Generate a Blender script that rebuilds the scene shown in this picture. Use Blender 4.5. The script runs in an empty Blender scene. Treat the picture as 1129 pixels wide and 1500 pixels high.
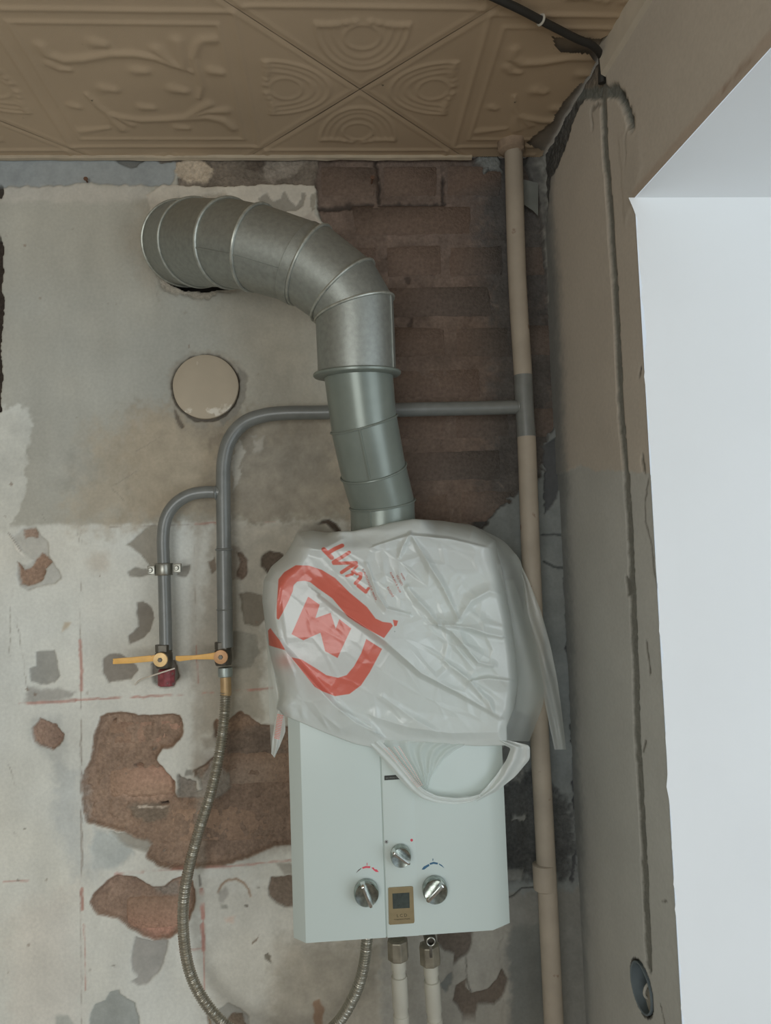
import bpy, bmesh, math, random
import numpy as np
from mathutils import Vector, Matrix

# ------------------------------------------------------------------ camera, sky, lights, exposure
W, H, F = 1129.0, 1500.0, 1083.0
CAM = np.array([0.0, -1.38, 1.75])
YAW, PITCH, ROLL = math.radians(3.7), math.radians(3.4), 0.0355
fw = np.array([math.sin(YAW) * math.cos(PITCH), math.cos(YAW) * math.cos(PITCH), math.sin(PITCH)])
r0 = np.array([math.cos(YAW), -math.sin(YAW), 0.0])
u0 = np.cross(r0, fw)
RT = math.cos(ROLL) * r0 - math.sin(ROLL) * u0
UP = math.cos(ROLL) * u0 + math.sin(ROLL) * r0
sc = bpy.context.scene
COLL = sc.collection
cd = bpy.data.cameras.new('camera')
cd.sensor_fit = 'VERTICAL'; cd.sensor_height = 36.0; cd.lens = 36.0 * F / H
cd.clip_start = 0.02
cam = bpy.data.objects.new('camera', cd); COLL.objects.link(cam)
M = Matrix.Identity(4)
for i in range(3):
    M[i][0], M[i][1], M[i][2], M[i][3] = RT[i], UP[i], -fw[i], CAM[i]
cam.matrix_world = M
sc.camera = cam

world = bpy.data.worlds.new('sky'); sc.world = world
world.use_nodes = True
bg = world.node_tree.nodes['Background']
bg.inputs['Color'].default_value = (0.80, 0.91, 1.0, 1)
bg.inputs['Strength'].default_value = 1.5

def area(name, loc, target, sx, sy, power, col):
    l = bpy.data.lights.new(name, 'AREA'); l.shape = 'RECTANGLE'; l.size = sx; l.size_y = sy
    l.energy = power; l.color = col
    o = bpy.data.objects.new(name, l); COLL.objects.link(o); o.location = loc
    o.rotation_euler = (Vector(target) - Vector(loc)).to_track_quat('-Z', 'Y').to_euler()
    return o
# daylight through the window of the wall behind the camera, and through the glazed front of the side space
area('front_window_daylight', (-0.75, -3.12, 1.55), (-0.75, 0, 1.55), 1.3, 1.3, 46, (0.985, 1.0, 0.965))
area('side_window_daylight', (1.95, -2.2, 1.30), (0.3, -0.9, 1.60), 1.5, 1.6, 28, (0.86, 0.95, 1.0))

sc.view_settings.view_transform = 'Standard'
sc.view_settings.look = 'None'
sc.view_settings.gamma = 1.0
sc.view_settings.use_curve_mapping = False
sc.view_settings.exposure = -1.08

# ------------------------------------------------------------------ helpers
def ray(px, py):
    px = np.asarray(px, float); py = np.asarray(py, float)
    x = (px - W / 2) / F; y = -(py - H / 2) / F
    return x[..., None] * RT + y[..., None] * UP + fw

def at(px, py, Y):                      # where the sight line of a photo pixel meets the vertical plane y = Y
    d = ray(px, py); t = (np.asarray(Y, float) - CAM[1]) / d[..., 1]
    return CAM + t[..., None] * d
def atv(px, py, Y): return Vector(at(px, py, Y))
def at_z(px, py, z):
    d = ray(px, py); t = (z - CAM[2]) / d[..., 2]
    return CAM + t[..., None] * d
def at_plane(px, py, P, N):
    d = ray(px, py); t = np.dot(np.asarray(P) - CAM, N) / (d @ N)
    return CAM + t[..., None] * d

def s2l(c):
    c = np.asarray(c, float) / 255.0
    return np.where(c <= 0.04045, c / 12.92, ((c + 0.055) / 1.055) ** 2.4)
KA = 1.75
def alb(c, k=1.0, sat=0.72):
    c = s2l(c); g = c @ np.array([0.25, 0.6, 0.15]); return np.clip((g + (c - g) * sat) * KA * k, 0.004, 0.9)

def sstep(a, b, x):
    t = np.clip((x - a) / (b - a), 0, 1); return t * t * (3 - 2 * t)

_tab = np.random.RandomState(7).rand(512, 512)
def vnoise(x, y, scale, seed=0):
    x = x / scale + 37.1 * seed + 100; y = y / scale + 91.7 * seed + 100
    xi = np.floor(x).astype(int); yi = np.floor(y).astype(int)
    fx = x - xi; fy = y - yi
    fx = fx * fx * (3 - 2 * fx); fy = fy * fy * (3 - 2 * fy)
    a = _tab[xi % 512, yi % 512]; b = _tab[(xi + 1) % 512, yi % 512]
    c = _tab[xi % 512, (yi + 1) % 512]; d = _tab[(xi + 1) % 512, (yi + 1) % 512]
    return (a * (1 - fx) + b * fx) * (1 - fy) + (c * (1 - fx) + d * fx) * fy * 1.0 - 0.5
def fbm(x, y, scale, octv=4, seed=0):
    s = 0; a = 1.0; n = 0
    for k in range(octv):
        s = s + a * vnoise(x, y, scale / 2 ** k, seed + k * 3); n += a; a *= 0.55
    return 2 * s / n

def sdf_poly(X, Y, pts):                # positive inside
    pts = np.asarray(pts, float); n = len(pts)
    d2 = np.full(X.shape, 1e9); ins = np.zeros(X.shape, bool)
    for i in range(n):
        ax, ay = pts[i]; bx, by = pts[(i + 1) % n]
        ex, ey = bx - ax, by - ay
        wx, wy = X - ax, Y - ay
        t = np.clip((wx * ex + wy * ey) / (ex * ex + ey * ey + 1e-12), 0, 1)
        d2 = np.minimum(d2, (wx - t * ex) ** 2 + (wy - t * ey) ** 2)
        if ay != by:
            c = ((ay > Y) != (by > Y)) & (X < ex * (Y - ay) / (by - ay) + ax)
            ins ^= c
    d = np.sqrt(d2)
    return np.where(ins, d, -d)
def dist_line(X, Y, pts):               # distance to a polyline
    d2 = np.full(X.shape, 1e9)
    for (ax, ay), (bx, by) in zip(pts[:-1], pts[1:]):
        ex, ey = bx - ax, by - ay
        t = np.clip(((X - ax) * ex + (Y - ay) * ey) / (ex * ex + ey * ey + 1e-12), 0, 1)
        d2 = np.minimum(d2, (X - ax - t * ex) ** 2 + (Y - ay - t * ey) ** 2)
    return np.sqrt(d2)

def cr(ox, oy, s, pts): return [(ox + x / s, oy + y / s) for x, y in pts]

# ---- materials
def new_mat(name):
    m = bpy.data.materials.new(name); m.use_nodes = True
    return m, m.node_tree, m.node_tree.nodes['Principled BSDF']
def link(nt, a, b): nt.links.new(a, b)
def mat(name, col, rough=0.6, metal=0.0, var=0.12, scale=40.0, bump=0.0, bscale=120.0, lin=False, spec=0.4, coat=0.0, spots=None):
    m, nt, b = new_mat(name)
    c = np.asarray(col, float) if lin else alb(col, 1.0, 0.88)
    n = nt.nodes.new('ShaderNodeTexNoise'); n.inputs['Scale'].default_value = scale; n.inputs['Detail'].default_value = 6
    tc = nt.nodes.new('ShaderNodeTexCoord'); link(nt, tc.outputs['Object'], n.inputs['Vector'])
    r = nt.nodes.new('ShaderNodeValToRGB')
    r.color_ramp.elements[0].position = 0.3; r.color_ramp.elements[1].position = 0.7
    r.color_ramp.elements[0].color = (*np.clip(c * (1 - var), 0, 1), 1)
    r.color_ramp.elements[1].color = (*np.clip(c * (1 + var), 0, 1), 1)
    link(nt, n.outputs['Fac'], r.inputs['Fac'])
    out = r.outputs['Color']
    if spots:
        sc_, thr, sc2 = spots
        n2 = nt.nodes.new('ShaderNodeTexNoise'); n2.inputs['Scale'].default_value = sc2; n2.inputs['Detail'].default_value = 8
        link(nt, tc.outputs['Object'], n2.inputs['Vector'])
        r2 = nt.nodes.new('ShaderNodeValToRGB'); r2.color_ramp.elements[0].position = thr; r2.color_ramp.elements[1].position = thr + 0.04
        link(nt, n2.outputs['Fac'], r2.inputs['Fac'])
        mx = nt.nodes.new('ShaderNodeMix'); mx.data_type = 'RGBA'
        link(nt, r2.outputs['Color'], mx.inputs['Factor']); link(nt, out, mx.inputs['A'])
        mx.inputs['B'].default_value = (*(alb(sc_)), 1); out = mx.outputs['Result']
    link(nt, out, b.inputs['Base Color'])
    b.inputs['Roughness'].default_value = rough; b.inputs['Metallic'].default_value = metal
    b.inputs['Specular IOR Level'].default_value = spec
    if coat: b.inputs['Coat Weight'].default_value = coat
    if bump:
        n3 = nt.nodes.new('ShaderNodeTexNoise'); n3.inputs['Scale'].default_value = bscale; n3.inputs['Detail'].default_value = 5
        link(nt, tc.outputs['Object'], n3.inputs['Vector'])
        bp = nt.nodes.new('ShaderNodeBump'); bp.inputs['Strength'].default_value = bump; bp.inputs['Distance'].default_value = 0.002
        link(nt, n3.outputs['Fac'], bp.inputs['Height']); link(nt, bp.outputs['Normal'], b.inputs['Normal'])
    return m
def mat_attr(name, rough=0.9, var=0.18, bump=0.35, bscale=260.0):
    m, nt, b = new_mat(name)
    a = nt.nodes.new('ShaderNodeAttribute'); a.attribute_name = 'Col'
    tc = nt.nodes.new('ShaderNodeTexCoord')
    n = nt.nodes.new('ShaderNodeTexNoise'); n.inputs['Scale'].default_value = 170; n.inputs['Detail'].default_value = 8
    link(nt, tc.outputs['Object'], n.inputs['Vector'])
    mr = nt.nodes.new('ShaderNodeMapRange'); mr.inputs['From Min'].default_value = 0.3; mr.inputs['From Max'].default_value = 0.7
    ra = nt.nodes.new('ShaderNodeAttribute'); ra.attribute_name = 'Rgh'
    def ma(op, a, b_):
        q = nt.nodes.new('ShaderNodeMath'); q.operation = op
        for i_, z in enumerate((a, b_)):
            if isinstance(z, (int, float)): q.inputs[i_].default_value = z
            else: link(nt, z, q.inputs[i_])
        return q.outputs[0]
    vv = ma('ADD', ma('MULTIPLY', ra.outputs['Fac'], 0.15), var)
    link(nt, ma('SUBTRACT', 1.0, vv), mr.inputs['To Min']); link(nt, ma('ADD', 1.0, vv), mr.inputs['To Max'])
    link(nt, n.outputs['Fac'], mr.inputs['Value'])
    mx = nt.nodes.new('ShaderNodeMix'); mx.data_type = 'RGBA'; mx.blend_type = 'MULTIPLY'; mx.inputs['Factor'].default_value = 1
    link(nt, a.outputs['Color'], mx.inputs['A']); link(nt, mr.outputs['Result'], mx.inputs['B'])
    link(nt, mx.outputs['Result'], b.inputs['Base Color'])
    b.inputs['Roughness'].default_value = rough; b.inputs['Specular IOR Level'].default_value = 0.2
    n3 = nt.nodes.new('ShaderNodeTexNoise'); n3.inputs['Scale'].default_value = bscale; n3.inputs['Detail'].default_value = 6
    link(nt, tc.outputs['Object'], n3.inputs['Vector'])
    bp = nt.nodes.new('ShaderNodeBump'); bp.inputs['Distance'].default_value = 0.003
    link(nt, ma('ADD', ma('MULTIPLY', ra.outputs['Fac'], 0.8), bump * 0.5), bp.inputs['Strength'])
    link(nt, n3.outputs['Fac'], bp.inputs['Height']); link(nt, bp.outputs['Normal'], b.inputs['Normal'])
    return m

# ---- objects
def raw_mesh(name, V, Fc, smooth=True):
    V = np.asarray(V, np.float32)
    me = bpy.data.meshes.new(name)
    if isinstance(Fc, np.ndarray):
        k = Fc.shape[1]
        me.vertices.add(len(V)); me.vertices.foreach_set('co', V.ravel())
        me.loops.add(Fc.size); me.loops.foreach_set('vertex_index', Fc.astype(np.int32).ravel())
        me.polygons.add(len(Fc)); me.polygons.foreach_set('loop_start', np.arange(0, Fc.size, k, dtype=np.int32))
        me.update(calc_edges=True)
    else:
        me.from_pydata([tuple(v) for v in V], [], Fc); me.update()
    if smooth: me.polygons.foreach_set('use_smooth', np.ones(len(me.polygons), bool))
    return me
def add(name, me, m=None, parent=None):
    o = bpy.data.objects.new(name, me); COLL.objects.link(o)
    if m and not me.materials: me.materials.append(m)
    if parent: setpar(o, parent)
    return o
def setpar(o, p):
    o.parent = p
    o.matrix_parent_inverse = Matrix.Translation(-Vector(p['_l'])) if '_l' in p else Matrix.Identity(4)
def thing(name, label, cat, loc, group=None):
    o = bpy.data.objects.new(name, None); COLL.objects.link(o)
    o.empty_display_size = 0.05; o.location = loc; o['_l'] = list(loc)
    o['label'] = label; o['category'] = cat
    if group: o['group'] = group
    return o
def tag(o, label, cat, group=None):
    o['label'] = label; o['category'] = cat
    if group: o['group'] = group
    return o
def struct(o): o['kind'] = 'structure'; return o

class MB:                                # mesh collector
    def __init__(s): s.v = []; s.f = []
    def put(s, V, Fc):
        k = len(s.v); s.v += [tuple(v) for v in V]; s.f += [tuple(i + k for i in f) for f in Fc]
    def box(s, a, b):
        x0, y0, z0 = a; x1, y1, z1 = b
        s.put([(x0, y0, z0), (x1, y0, z0), (x1, y1, z0), (x0, y1, z0), (x0, y0, z1), (x1, y0, z1), (x1, y1, z1), (x0, y1, z1)],
              [(0, 3, 2, 1), (4, 5, 6, 7), (0, 1, 5, 4), (1, 2, 6, 5), (2, 3, 7, 6), (3, 0, 4, 7)])
    def loft(s, rings, cap=True):
        n = len(rings[0]); V = [p for r in rings for p in r]; Fc = []
        for i in range(len(rings) - 1):
            for j in range(n):
                Fc.append((i * n + j, i * n + (j + 1) % n, (i + 1) * n + (j + 1) % n, (i + 1) * n + j))
        if cap:
            Fc.append(tuple(range(n - 1, -1, -1))); Fc.append(tuple(range((len(rings) - 1) * n, len(rings) * n)))
        s.put(V, Fc)
    def obj(s, name, m, parent=None, smooth=True, bevel=0.0):
        me = raw_mesh(name, s.v, s.f, False)
        if bevel or True:
            bm = bmesh.new(); bm.from_mesh(me)
            bmesh.ops.recalc_face_normals(bm, faces=bm.faces)
            if bevel:
                es = [e for e in bm.edges if len(e.link_faces) == 2 and e.calc_face_angle(0) > 0.6]
                bmesh.ops.bevel(bm, geom=es, offset=bevel, segments=2, profile=0.6, affect='EDGES', clamp_overlap=True)
            for f in bm.faces: f.smooth = smooth
            if smooth:
                for e in bm.edges:
                    if len(e.link_faces) == 2 and e.calc_face_angle(0) > 0.7: e.smooth = False
            bm.to_mesh(me); bm.free()
        return add(name, me, m, parent)

def frame_of(t):
    t = Vector(t).normalized()
    a = Vector((0, 0, 1)) if abs(t.z) < 0.9 else Vector((1, 0, 0))
    u = t.cross(a).normalized(); v = u.cross(t).normalized()
    return u, v
def ring(c, t, r, n=32, u=None, ph=0.0):
    if u is None: u, v = frame_of(t)
    else:
        t = Vector(t).normalized(); u = (u - t * u.dot(t)).normalized(); v = t.cross(u).normalized()
    c = Vector(c)
    return [c + (u * math.cos(ph + 2 * math.pi * k / n) + v * math.sin(ph + 2 * math.pi * k / n)) * r for k in range(n)]
def spline(pts, step):
    P = [Vector(p) for p in pts]
    P = [P[0] * 2 - P[1]] + P + [P[-1] * 2 - P[-2]]
    out = []
    for i in range(1, len(P) - 2):
        a, b, c, d = P[i - 1:i + 3]
        n = max(2, int((c - b).length / step))
        for k in range(n):
            t = k / n
            out.append(0.5 * ((2 * b) + (c - a) * t + (2 * a - 5 * b + 4 * c - d) * t * t + (3 * b - a - 3 * c + d) * t ** 3))
    out.append(P[-2]); return out
def tube_rings(path, rad, n=20):
    L = 0; rings = []; u = None
    for i, p in enumerate(path):
        t = (path[min(i + 1, len(path) - 1)] - path[max(i - 1, 0)]).normalized()
        if u is None: u = frame_of(t)[0]
        u = (u - t * u.dot(t)).normalized()
        if i: L += (p - path[i - 1]).length
        r = rad(L) if callable(rad) else rad
        rings.append(ring(p, t, r, n, u))
    return rings
def tube(name, pts, rad, m, parent=None, step=0.01, n=20, smooth=True):
    b = MB(); b.loft(tube_rings(spline(pts, step), rad, n)); return b.obj(name, m, parent, smooth)
def torus(name, c, t, R, r, m, parent=None, n=48, k=8):
    u, v = frame_of(t); t = Vector(t).normalized(); c = Vector(c); V = []; Fc = []
    for i in range(n):
        a = 2 * math.pi * i / n; d = u * math.cos(a) + v * math.sin(a)
        for j in range(k):
            b = 2 * math.pi * j / k
            V.append(c + d * (R + r * math.cos(b)) + t * r * math.sin(b))
            Fc.append((i * k + j, ((i + 1) % n) * k + j, ((i + 1) % n) * k + (j + 1) % k, i * k + (j + 1) % k))
    b = MB(); b.put(V, Fc); return b.obj(name, m, parent)
def lathe(name, c, t, prof, m, parent=None, n=32, ph=0.0, bevel=0.0, smooth=True):   # prof: (along, radius)
    t = Vector(t).normalized(); c = Vector(c); b = MB()
    b.loft([ring(c + t * h, t, r, n, None, ph) for h, r in prof]); return b.obj(name, m, parent, smooth, bevel)
def prism(mb, poly, Y, th):              # photo outline standing in the plane y=Y with thickness th
    p = at([q[0] for q in poly], [q[1] for q in poly], Y)
    mb.loft([[Vector(v) for v in p], [Vector(v) + Vector((0, th, 0)) for v in p]])
def text_mesh(body, name):
    c = bpy.data.curves.new(name, 'FONT'); c.body = body; c.align_x = 'CENTER'; c.align_y = 'CENTER'; c.size = 1.0
    c.resolution_u = 3
    o = bpy.data.objects.new(name, c); COLL.objects.link(o)
    dg = bpy.context.evaluated_depsgraph_get()
    me = bpy.data.meshes.new_from_object(o.evaluated_get(dg))
    bpy.data.objects.remove(o); me.name = name
    return me

# ------------------------------------------------------------------ key planes
ZC = float(at(300, 227, 0.0)[2])                       # ceiling height
PC = at(823, 812, 0.0); XC = float(PC[0])              # corner of back and right wall
d = ray(449.0, 814.0); d = np.array([d[0], d[1], 0]); d /= np.linalg.norm(d)
RU = -d                                                # right wall runs toward the camera along RU
RN = np.array([-RU[1], RU[0], 0.0]); RN = RN if RN[0] < 0 else -RN
RP = np.array([XC, 0, 0])
def on_right(px, py): return at_plane(px, py, RP, RN)
U_EDGE = float((on_right(960, 812) - RP) @ RU)
Z_SOF = float(on_right(929, 291)[2])
print('ZC', ZC, 'XC', XC, 'U_EDGE', U_EDGE, 'Z_SOF', Z_SOF, RU, RN)

# ------------------------------------------------------------------ relief walls
class Field:
    def __init__(s, us, zs, to_uz, base):
        s.us = us; s.zs = zs; s.X, s.Z = np.meshgrid(us, zs, indexing='ij')
        s.C = np.zeros(s.X.shape + (3,)) + alb(base); s.H = np.zeros(s.X.shape); s.to_uz = to_uz
        s.R = np.zeros(s.X.shape)
        s.n1 = fbm(s.X, s.Z, 0.05, 4, 1); s.n2 = fbm(s.X, s.Z, 0.05, 4, 21)
        s.f1 = fbm(s.X, s.Z, 0.010, 3, 41); s.f2 = fbm(s.X, s.Z, 0.010, 3, 61); s.big = fbm(s.X, s.Z, 0.25, 4, 81)
    def win(s, pts, pad):
        a = np.searchsorted(s.us, [pts[:, 0].min() - pad, pts[:, 0].max() + pad])
        b = np.searchsorted(s.zs, [pts[:, 1].min() - pad, pts[:, 1].max() + pad])
        return (slice(a[0], a[1]), slice(b[0], b[1]))
    def blend(s, w, m, col, k, mottle, depth, relief, add_h, mscale):
        X, Z = s.X[w], s.Z[w]
        if col is not None:
            n = fbm(X, Z, mscale, 4, 131) if mottle else 0 * X
            c = alb(col, k * (1.13 if sum(col) < 375 else 1.0)) * (1 + mottle * n)[..., None]
            s.C[w] = s.C[w] * (1 - m[..., None]) + c * m[..., None]
        if depth is not None:
            s.R[w] = s.R[w] * (1 - m) + m * min(1.0, relief / 0.004)
            h = depth + relief * (0.6 * s.n1[w] + 0.6 * s.f1[w])
            s.H[w] = s.H[w] + m * h if add_h else s.H[w] * (1 - m) + h * m
    def poly(s, pts, col, depth=None, soft=0.0015, warp=0.004, relief=0.0, mottle=0.12, k=1.0, alpha=1.0, add_h=False, mscale=0.02, hsoft=None):
        pts = s.to_uz(pts); w = s.win(pts, soft + warp * 2 + 0.004)
        X = s.X[w] + warp * (0.8 * s.n1[w] + 0.9 * s.f1[w]); Z = s.Z[w] + warp * (0.8 * s.n2[w] + 0.9 * s.f2[w])
        sd = sdf_poly(X, Z, pts)
        m = sstep(-soft, soft, sd) * alpha
        if depth is not None and hsoft is not None:
            s.blend(w, m, col, k, mottle, None, 0, False, mscale)
            s.blend(w, sstep(-0.001, hsoft, sd), None, k, 0, depth, relief, add_h, mscale)
        else: s.blend(w, m, col, k, mottle, depth, relief, add_h, mscale)
    def line(s, pts, wid, col, depth=None, soft=0.0012, warp=0.002, k=1.0, alpha=1.0, broken=0.0, mottle=0.1, relief=0.0):
        pts = s.to_uz(pts); w = s.win(pts, wid + soft + warp * 2 + 0.003)
        X = s.X[w] + warp * (s.n1[w] + 0.7 * s.f1[w]); Z = s.Z[w] + warp * (s.n2[w] + 0.7 * s.f2[w])
        m = sstep(soft, -soft, dist_line(X, Z, [tuple(p) for p in pts]) - wid / 2) * alpha
        if broken: m = m * sstep(broken - 0.2, broken + 0.25, fbm(s.X[w], s.Z[w], 0.03, 3, 171) + 0.5)
        s.blend(w, m, col, k, mottle, depth, relief, False, 0.02)
    def mesh(s, name, P0, U, N, keep=None):
        nu, nz = s.X.shape
        V = np.asarray(P0) + s.X[..., None] * U + s.Z[..., None] * np.array([0, 0, 1.0]) + s.H[..., None] * N
        I = np.arange(nu * nz).reshape(nu, nz)
        Q = np.stack([I[:-1, :-1], I[1:, :-1], I[1:, 1:], I[:-1, 1:]], -1)
        if keep is not None: Q = Q[keep(0.5 * (s.us[1:] + s.us[:-1])[:, None] + 0 * s.zs[None, 1:], 0 * s.us[1:, None] + 0.5 * (s.zs[1:] + s.zs[:-1])[None, :])]
        Q = Q.reshape(-1, 4)
        nrm = np.cross(U, [0, 0, 1.0])
        if np.dot(nrm, N) < 0: Q = Q[:, ::-1]
        me = raw_mesh(name, V.reshape(-1, 3), Q)
        ca = me.color_attributes.new('Col', 'FLOAT_COLOR', 'POINT')
        cc = np.ones((nu * nz, 4), np.float32); cc[:, :3] = np.clip(s.C.reshape(-1, 3), 0.003, 0.92)
        ca.data.foreach_set('color', cc.ravel())
        ra = me.attributes.new('Rgh', 'FLOAT', 'POINT'); ra.data.foreach_set('value', s.R.astype(np.float32).ravel())
        return me

M_wall = mat_attr('old_plaster_and_mortar', 0.92, 0.055, 0.22)
M_wallr = mat_attr('painted_plaster', 0.85, 0.04, 0.12, 200)

def axis(lo, hi, a, b, fine, coarse):
    return np.unique(np.round(np.concatenate([np.arange(lo, a, coarse), np.arange(a, b, fine), np.arange(b, hi, coarse), [hi]]), 6))

# ---- back wall
pl = at([-40, 840], [1540, 190], 0.0)
xs = axis(-1.8, XC + 0.02, pl[0, 0], XC + 0.02, 0.0024, 0.05)
zs = axis(0.0, ZC, pl[0, 2], ZC, 0.0024, 0.05)
BW = Field(xs, zs, lambda p: at([q[0] for q in p], [q[1] for q in p], 0.0)[:, [0, 2]], (144, 142, 130))
P = BW.poly; Ln = BW.line
BW.H += 0.0012 * BW.big + 0.0004 * BW.n1
# lower half: whiter plaster under the old tile line, light gradient partly painted in
P([(-200, 775), (160, 768), (300, 765), (440, 762), (560, 760), (900, 745), (900, 1700), (-200, 1700)], (172, 172, 163), soft=0.004, warp=0.004, mottle=0.10, mscale=0.08)
P([(-60, 840), (110, 840), (130, 1700), (-60, 1700)], (176, 177, 168), soft=0.03, warp=0.03, mottle=0.08, mscale=0.05, alpha=0.7)
P([(-60, 600), (30, 592), (48, 615), (40, 660), (42, 720), (10, 780), (-60, 790)], (168, 168, 158), soft=0.004, warp=0.01)
# browner stains and soft darker patches
P([(190, 600), (260, 590), (360, 600), (480, 600), (600, 600), (600, 765), (180, 765), (185, 690)], (122, 111, 93), soft=0.03, warp=0.03, mottle=0.38, mscale=0.03, alpha=0.85)
P([(120, 640), (250, 600), (320, 660), (300, 760), (100, 770)], (138, 125, 102), soft=0.04, warp=0.03, alpha=0.7, mottle=0.2)
P([(330, 640), (480, 640), (490, 755), (350, 755)], (112, 106, 94), soft=0.02, warp=0.03, mottle=0.35, mscale=0.015, alpha=0.55)
P([(300, 430), (470, 440), (480, 600), (380, 600), (350, 520)], (132, 126, 112), soft=0.05, warp=0.03, alpha=0.7)  # soft darker patch in the nook under the flue elbow
P([(200, 290), (250, 270), (250, 420), (215, 420), (190, 360)], (130, 120, 104), soft=0.03, warp=0.02, alpha=0.55)
P([(345, 640), (356, 660), (352, 700), (340, 720)], (160, 156, 144), soft=0.002, warp=0.008, alpha=0.7)
P([(370, 640), (385, 638), (384, 660), (372, 658)], (160, 154, 142), soft=0.004, warp=0.01, alpha=0.5)
P([(55, 660), (130, 650), (150, 700), (85, 725)], (138, 136, 125), soft=0.02, warp=0.02, alpha=0.5, mottle=0.3)
P([(310, 770), (345, 768), (345, 1080), (285, 1080), (290, 900)], (126, 116, 100), soft=0.015, warp=0.012, alpha=0.65, mottle=0.25)
P([(345, 770), (480, 765), (480, 800), (390, 830), (385, 1060), (345, 1060)], (130, 122, 107), soft=0.012, warp=0.012, alpha=0.8, mottle=0.25)
P([(280, 1290), (430, 1290), (560, 1380), (560, 1540), (330, 1540), (285, 1420)], (150, 145, 132), soft=0.03, warp=0.02, alpha=0.7)
P([(410, 1375), (570, 1375), (580, 1540), (380, 1540)], (118, 110, 95), soft=0.03, warp=0.02, alpha=0.8, mottle=0.25)  # soft darker patch below the heater's left half
P([(20, 1330), (110, 1300), (120, 1540), (10, 1540)], (172, 165, 155), soft=0.03, warp=0.02, alpha=0.5)
# top band under the ceiling
P([(-60, 205), (258, 205), (262, 240), (250, 272), (130, 268), (60, 273), (-60, 272)], (122, 127, 127), depth=-0.003, soft=0.002, warp=0.004)
P([(-60, 262), (200, 262), (215, 300), (-60, 300)], (150, 145, 133), soft=0.006, warp=0.004, alpha=0.0)
P([(0, 273), (210, 270), (225, 285), (180, 298), (0, 294)], (156, 151, 140), soft=0.006, warp=0.006, alpha=0.8)
P([(252, 205), (470, 205), (470, 275), (262, 274)], (92, 82, 70), depth=-0.006, soft=0.0015, warp=0.004, relief=0.004, mottle=0.35)
P([(258, 236), (272, 230), (300, 238), (312, 246), (306, 264), (280, 268), (258, 258)], (150, 134, 112), depth=-0.001, soft=0.002, warp=0.006, relief=0.004, mottle=0.25)
P([(388, 232), (450, 232), (425, 255), (400, 266), (384, 258)], (118, 108, 95), soft=0.004, warp=0.006, alpha=0.8, relief=0.003)
P([(360, 230), (388, 230), (384, 250), (360, 245)], (72, 62, 52), soft=0.003, warp=0.006)
P([(160, 220), (205, 222), (212, 236), (195, 244), (175, 240)], (88, 88, 84), depth=-0.006, warp=0.005)
P([(205, 220), (258, 220), (262, 236), (235, 238)], (96, 88, 78), depth=-0.006, warp=0.004)
# cream strip above the flue with flaked spots
P([(215, 285), (238, 271), (300, 273), (380, 270), (461, 270), (464, 285), (460, 310), (475, 335), (440, 330), (330, 300), (230, 330), (220, 310)], (160, 152, 137), depth=0.002, soft=0.002, warp=0.003)
P([(378, 292), (392, 284), (396, 294), (412, 293), (416, 280), (424, 292), (436, 302), (441, 282), (448, 282), (446, 300), (432, 310), (415, 312), (400, 306), (385, 300)], (116, 110, 98), depth=0.0, soft=0.001, warp=0.004)
P([(455, 284), (463, 280), (463, 305), (456, 312)], (120, 114, 100), depth=0.0, soft=0.001, warp=0.005)
P([(440, 318), (455, 312), (472, 335), (462, 340)], (150, 140, 126), soft=0.002, warp=0.004)
# bare brickwork: recess (bricks stand in it as objects)
BRK = [(468, 205), (466, 240), (462, 262), (466, 300), (470, 322), (498, 345), (545, 420), (560, 480), (556, 600), (560, 690), (585, 740), (606, 758), (600, 800), (700, 820), (760, 800), (800, 690), (818, 640), (812, 520), (800, 400), (790, 290), (770, 240), (780, 190)]
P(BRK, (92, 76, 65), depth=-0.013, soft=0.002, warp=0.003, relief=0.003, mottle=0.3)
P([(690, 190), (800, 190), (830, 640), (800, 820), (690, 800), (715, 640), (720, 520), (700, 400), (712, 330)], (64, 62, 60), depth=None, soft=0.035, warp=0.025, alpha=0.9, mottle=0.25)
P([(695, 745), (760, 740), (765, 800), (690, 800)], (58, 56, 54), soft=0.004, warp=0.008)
P([(700, 225), (730, 222), (735, 245), (712, 250)], (98, 100, 96), depth=-0.004, soft=0.004, warp=0.008, relief=0.005)
rk = random.Random(21)
for _ in range(60):
    x, y = rk.uniform(475, 740), rk.uniform(240, 760); a = rk.uniform(-1.2, 1.2); l = rk.uniform(3, 16)
    Ln([(x, y), (x + l * math.cos(a), y + l * math.sin(a) * 1.3)], rk.uniform(.001, .004), rk.choice([(122, 106, 94), (112, 96, 84), (60, 50, 44), (52, 44, 40)]), alpha=rk.uniform(.3, .8), warp=.004, broken=.2)
for (x, y, w_, h_) in ((568, 372, 26, 3), (607, 326, 18, 14), (600, 410, 10, 8), (604, 470, 8, 26), (608, 505, 18, 16), (515, 300, 16, 8), (548, 260, 8, 14), (630, 270, 8, 8)):
    P([(x - w_ / 2, y - h_ / 2), (x + w_ / 3, y - h_ / 2), (x + w_ / 2, y + h_ / 2), (x - w_ / 3, y + h_ / 2)], (56, 46, 40), depth=-.018, soft=.002, warp=.010, alpha=.7)
for (x, y, w_, h_) in ((560, 355, 40, 24), (640, 330, 30, 60), (520, 250, 60, 40), (620, 560, 80, 40), (660, 420, 40, 90)):
    P([(x - w_ / 2, y - h_ / 2), (x + w_ / 2, y - h_ / 2), (x + w_ / 2, y + h_ / 2), (x - w_ / 2, y + h_ / 2)], (106, 88, 76), soft=.012, warp=.02, alpha=.45)
for q in ([(553, 232), (555, 293)], [(556, 299), (652, 296)], [(652, 240), (650, 292)], [(470, 302), (545, 299)]): Ln(q, .007, (56, 47, 41), depth=-.018, soft=.002, warp=.006, broken=.12)
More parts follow.
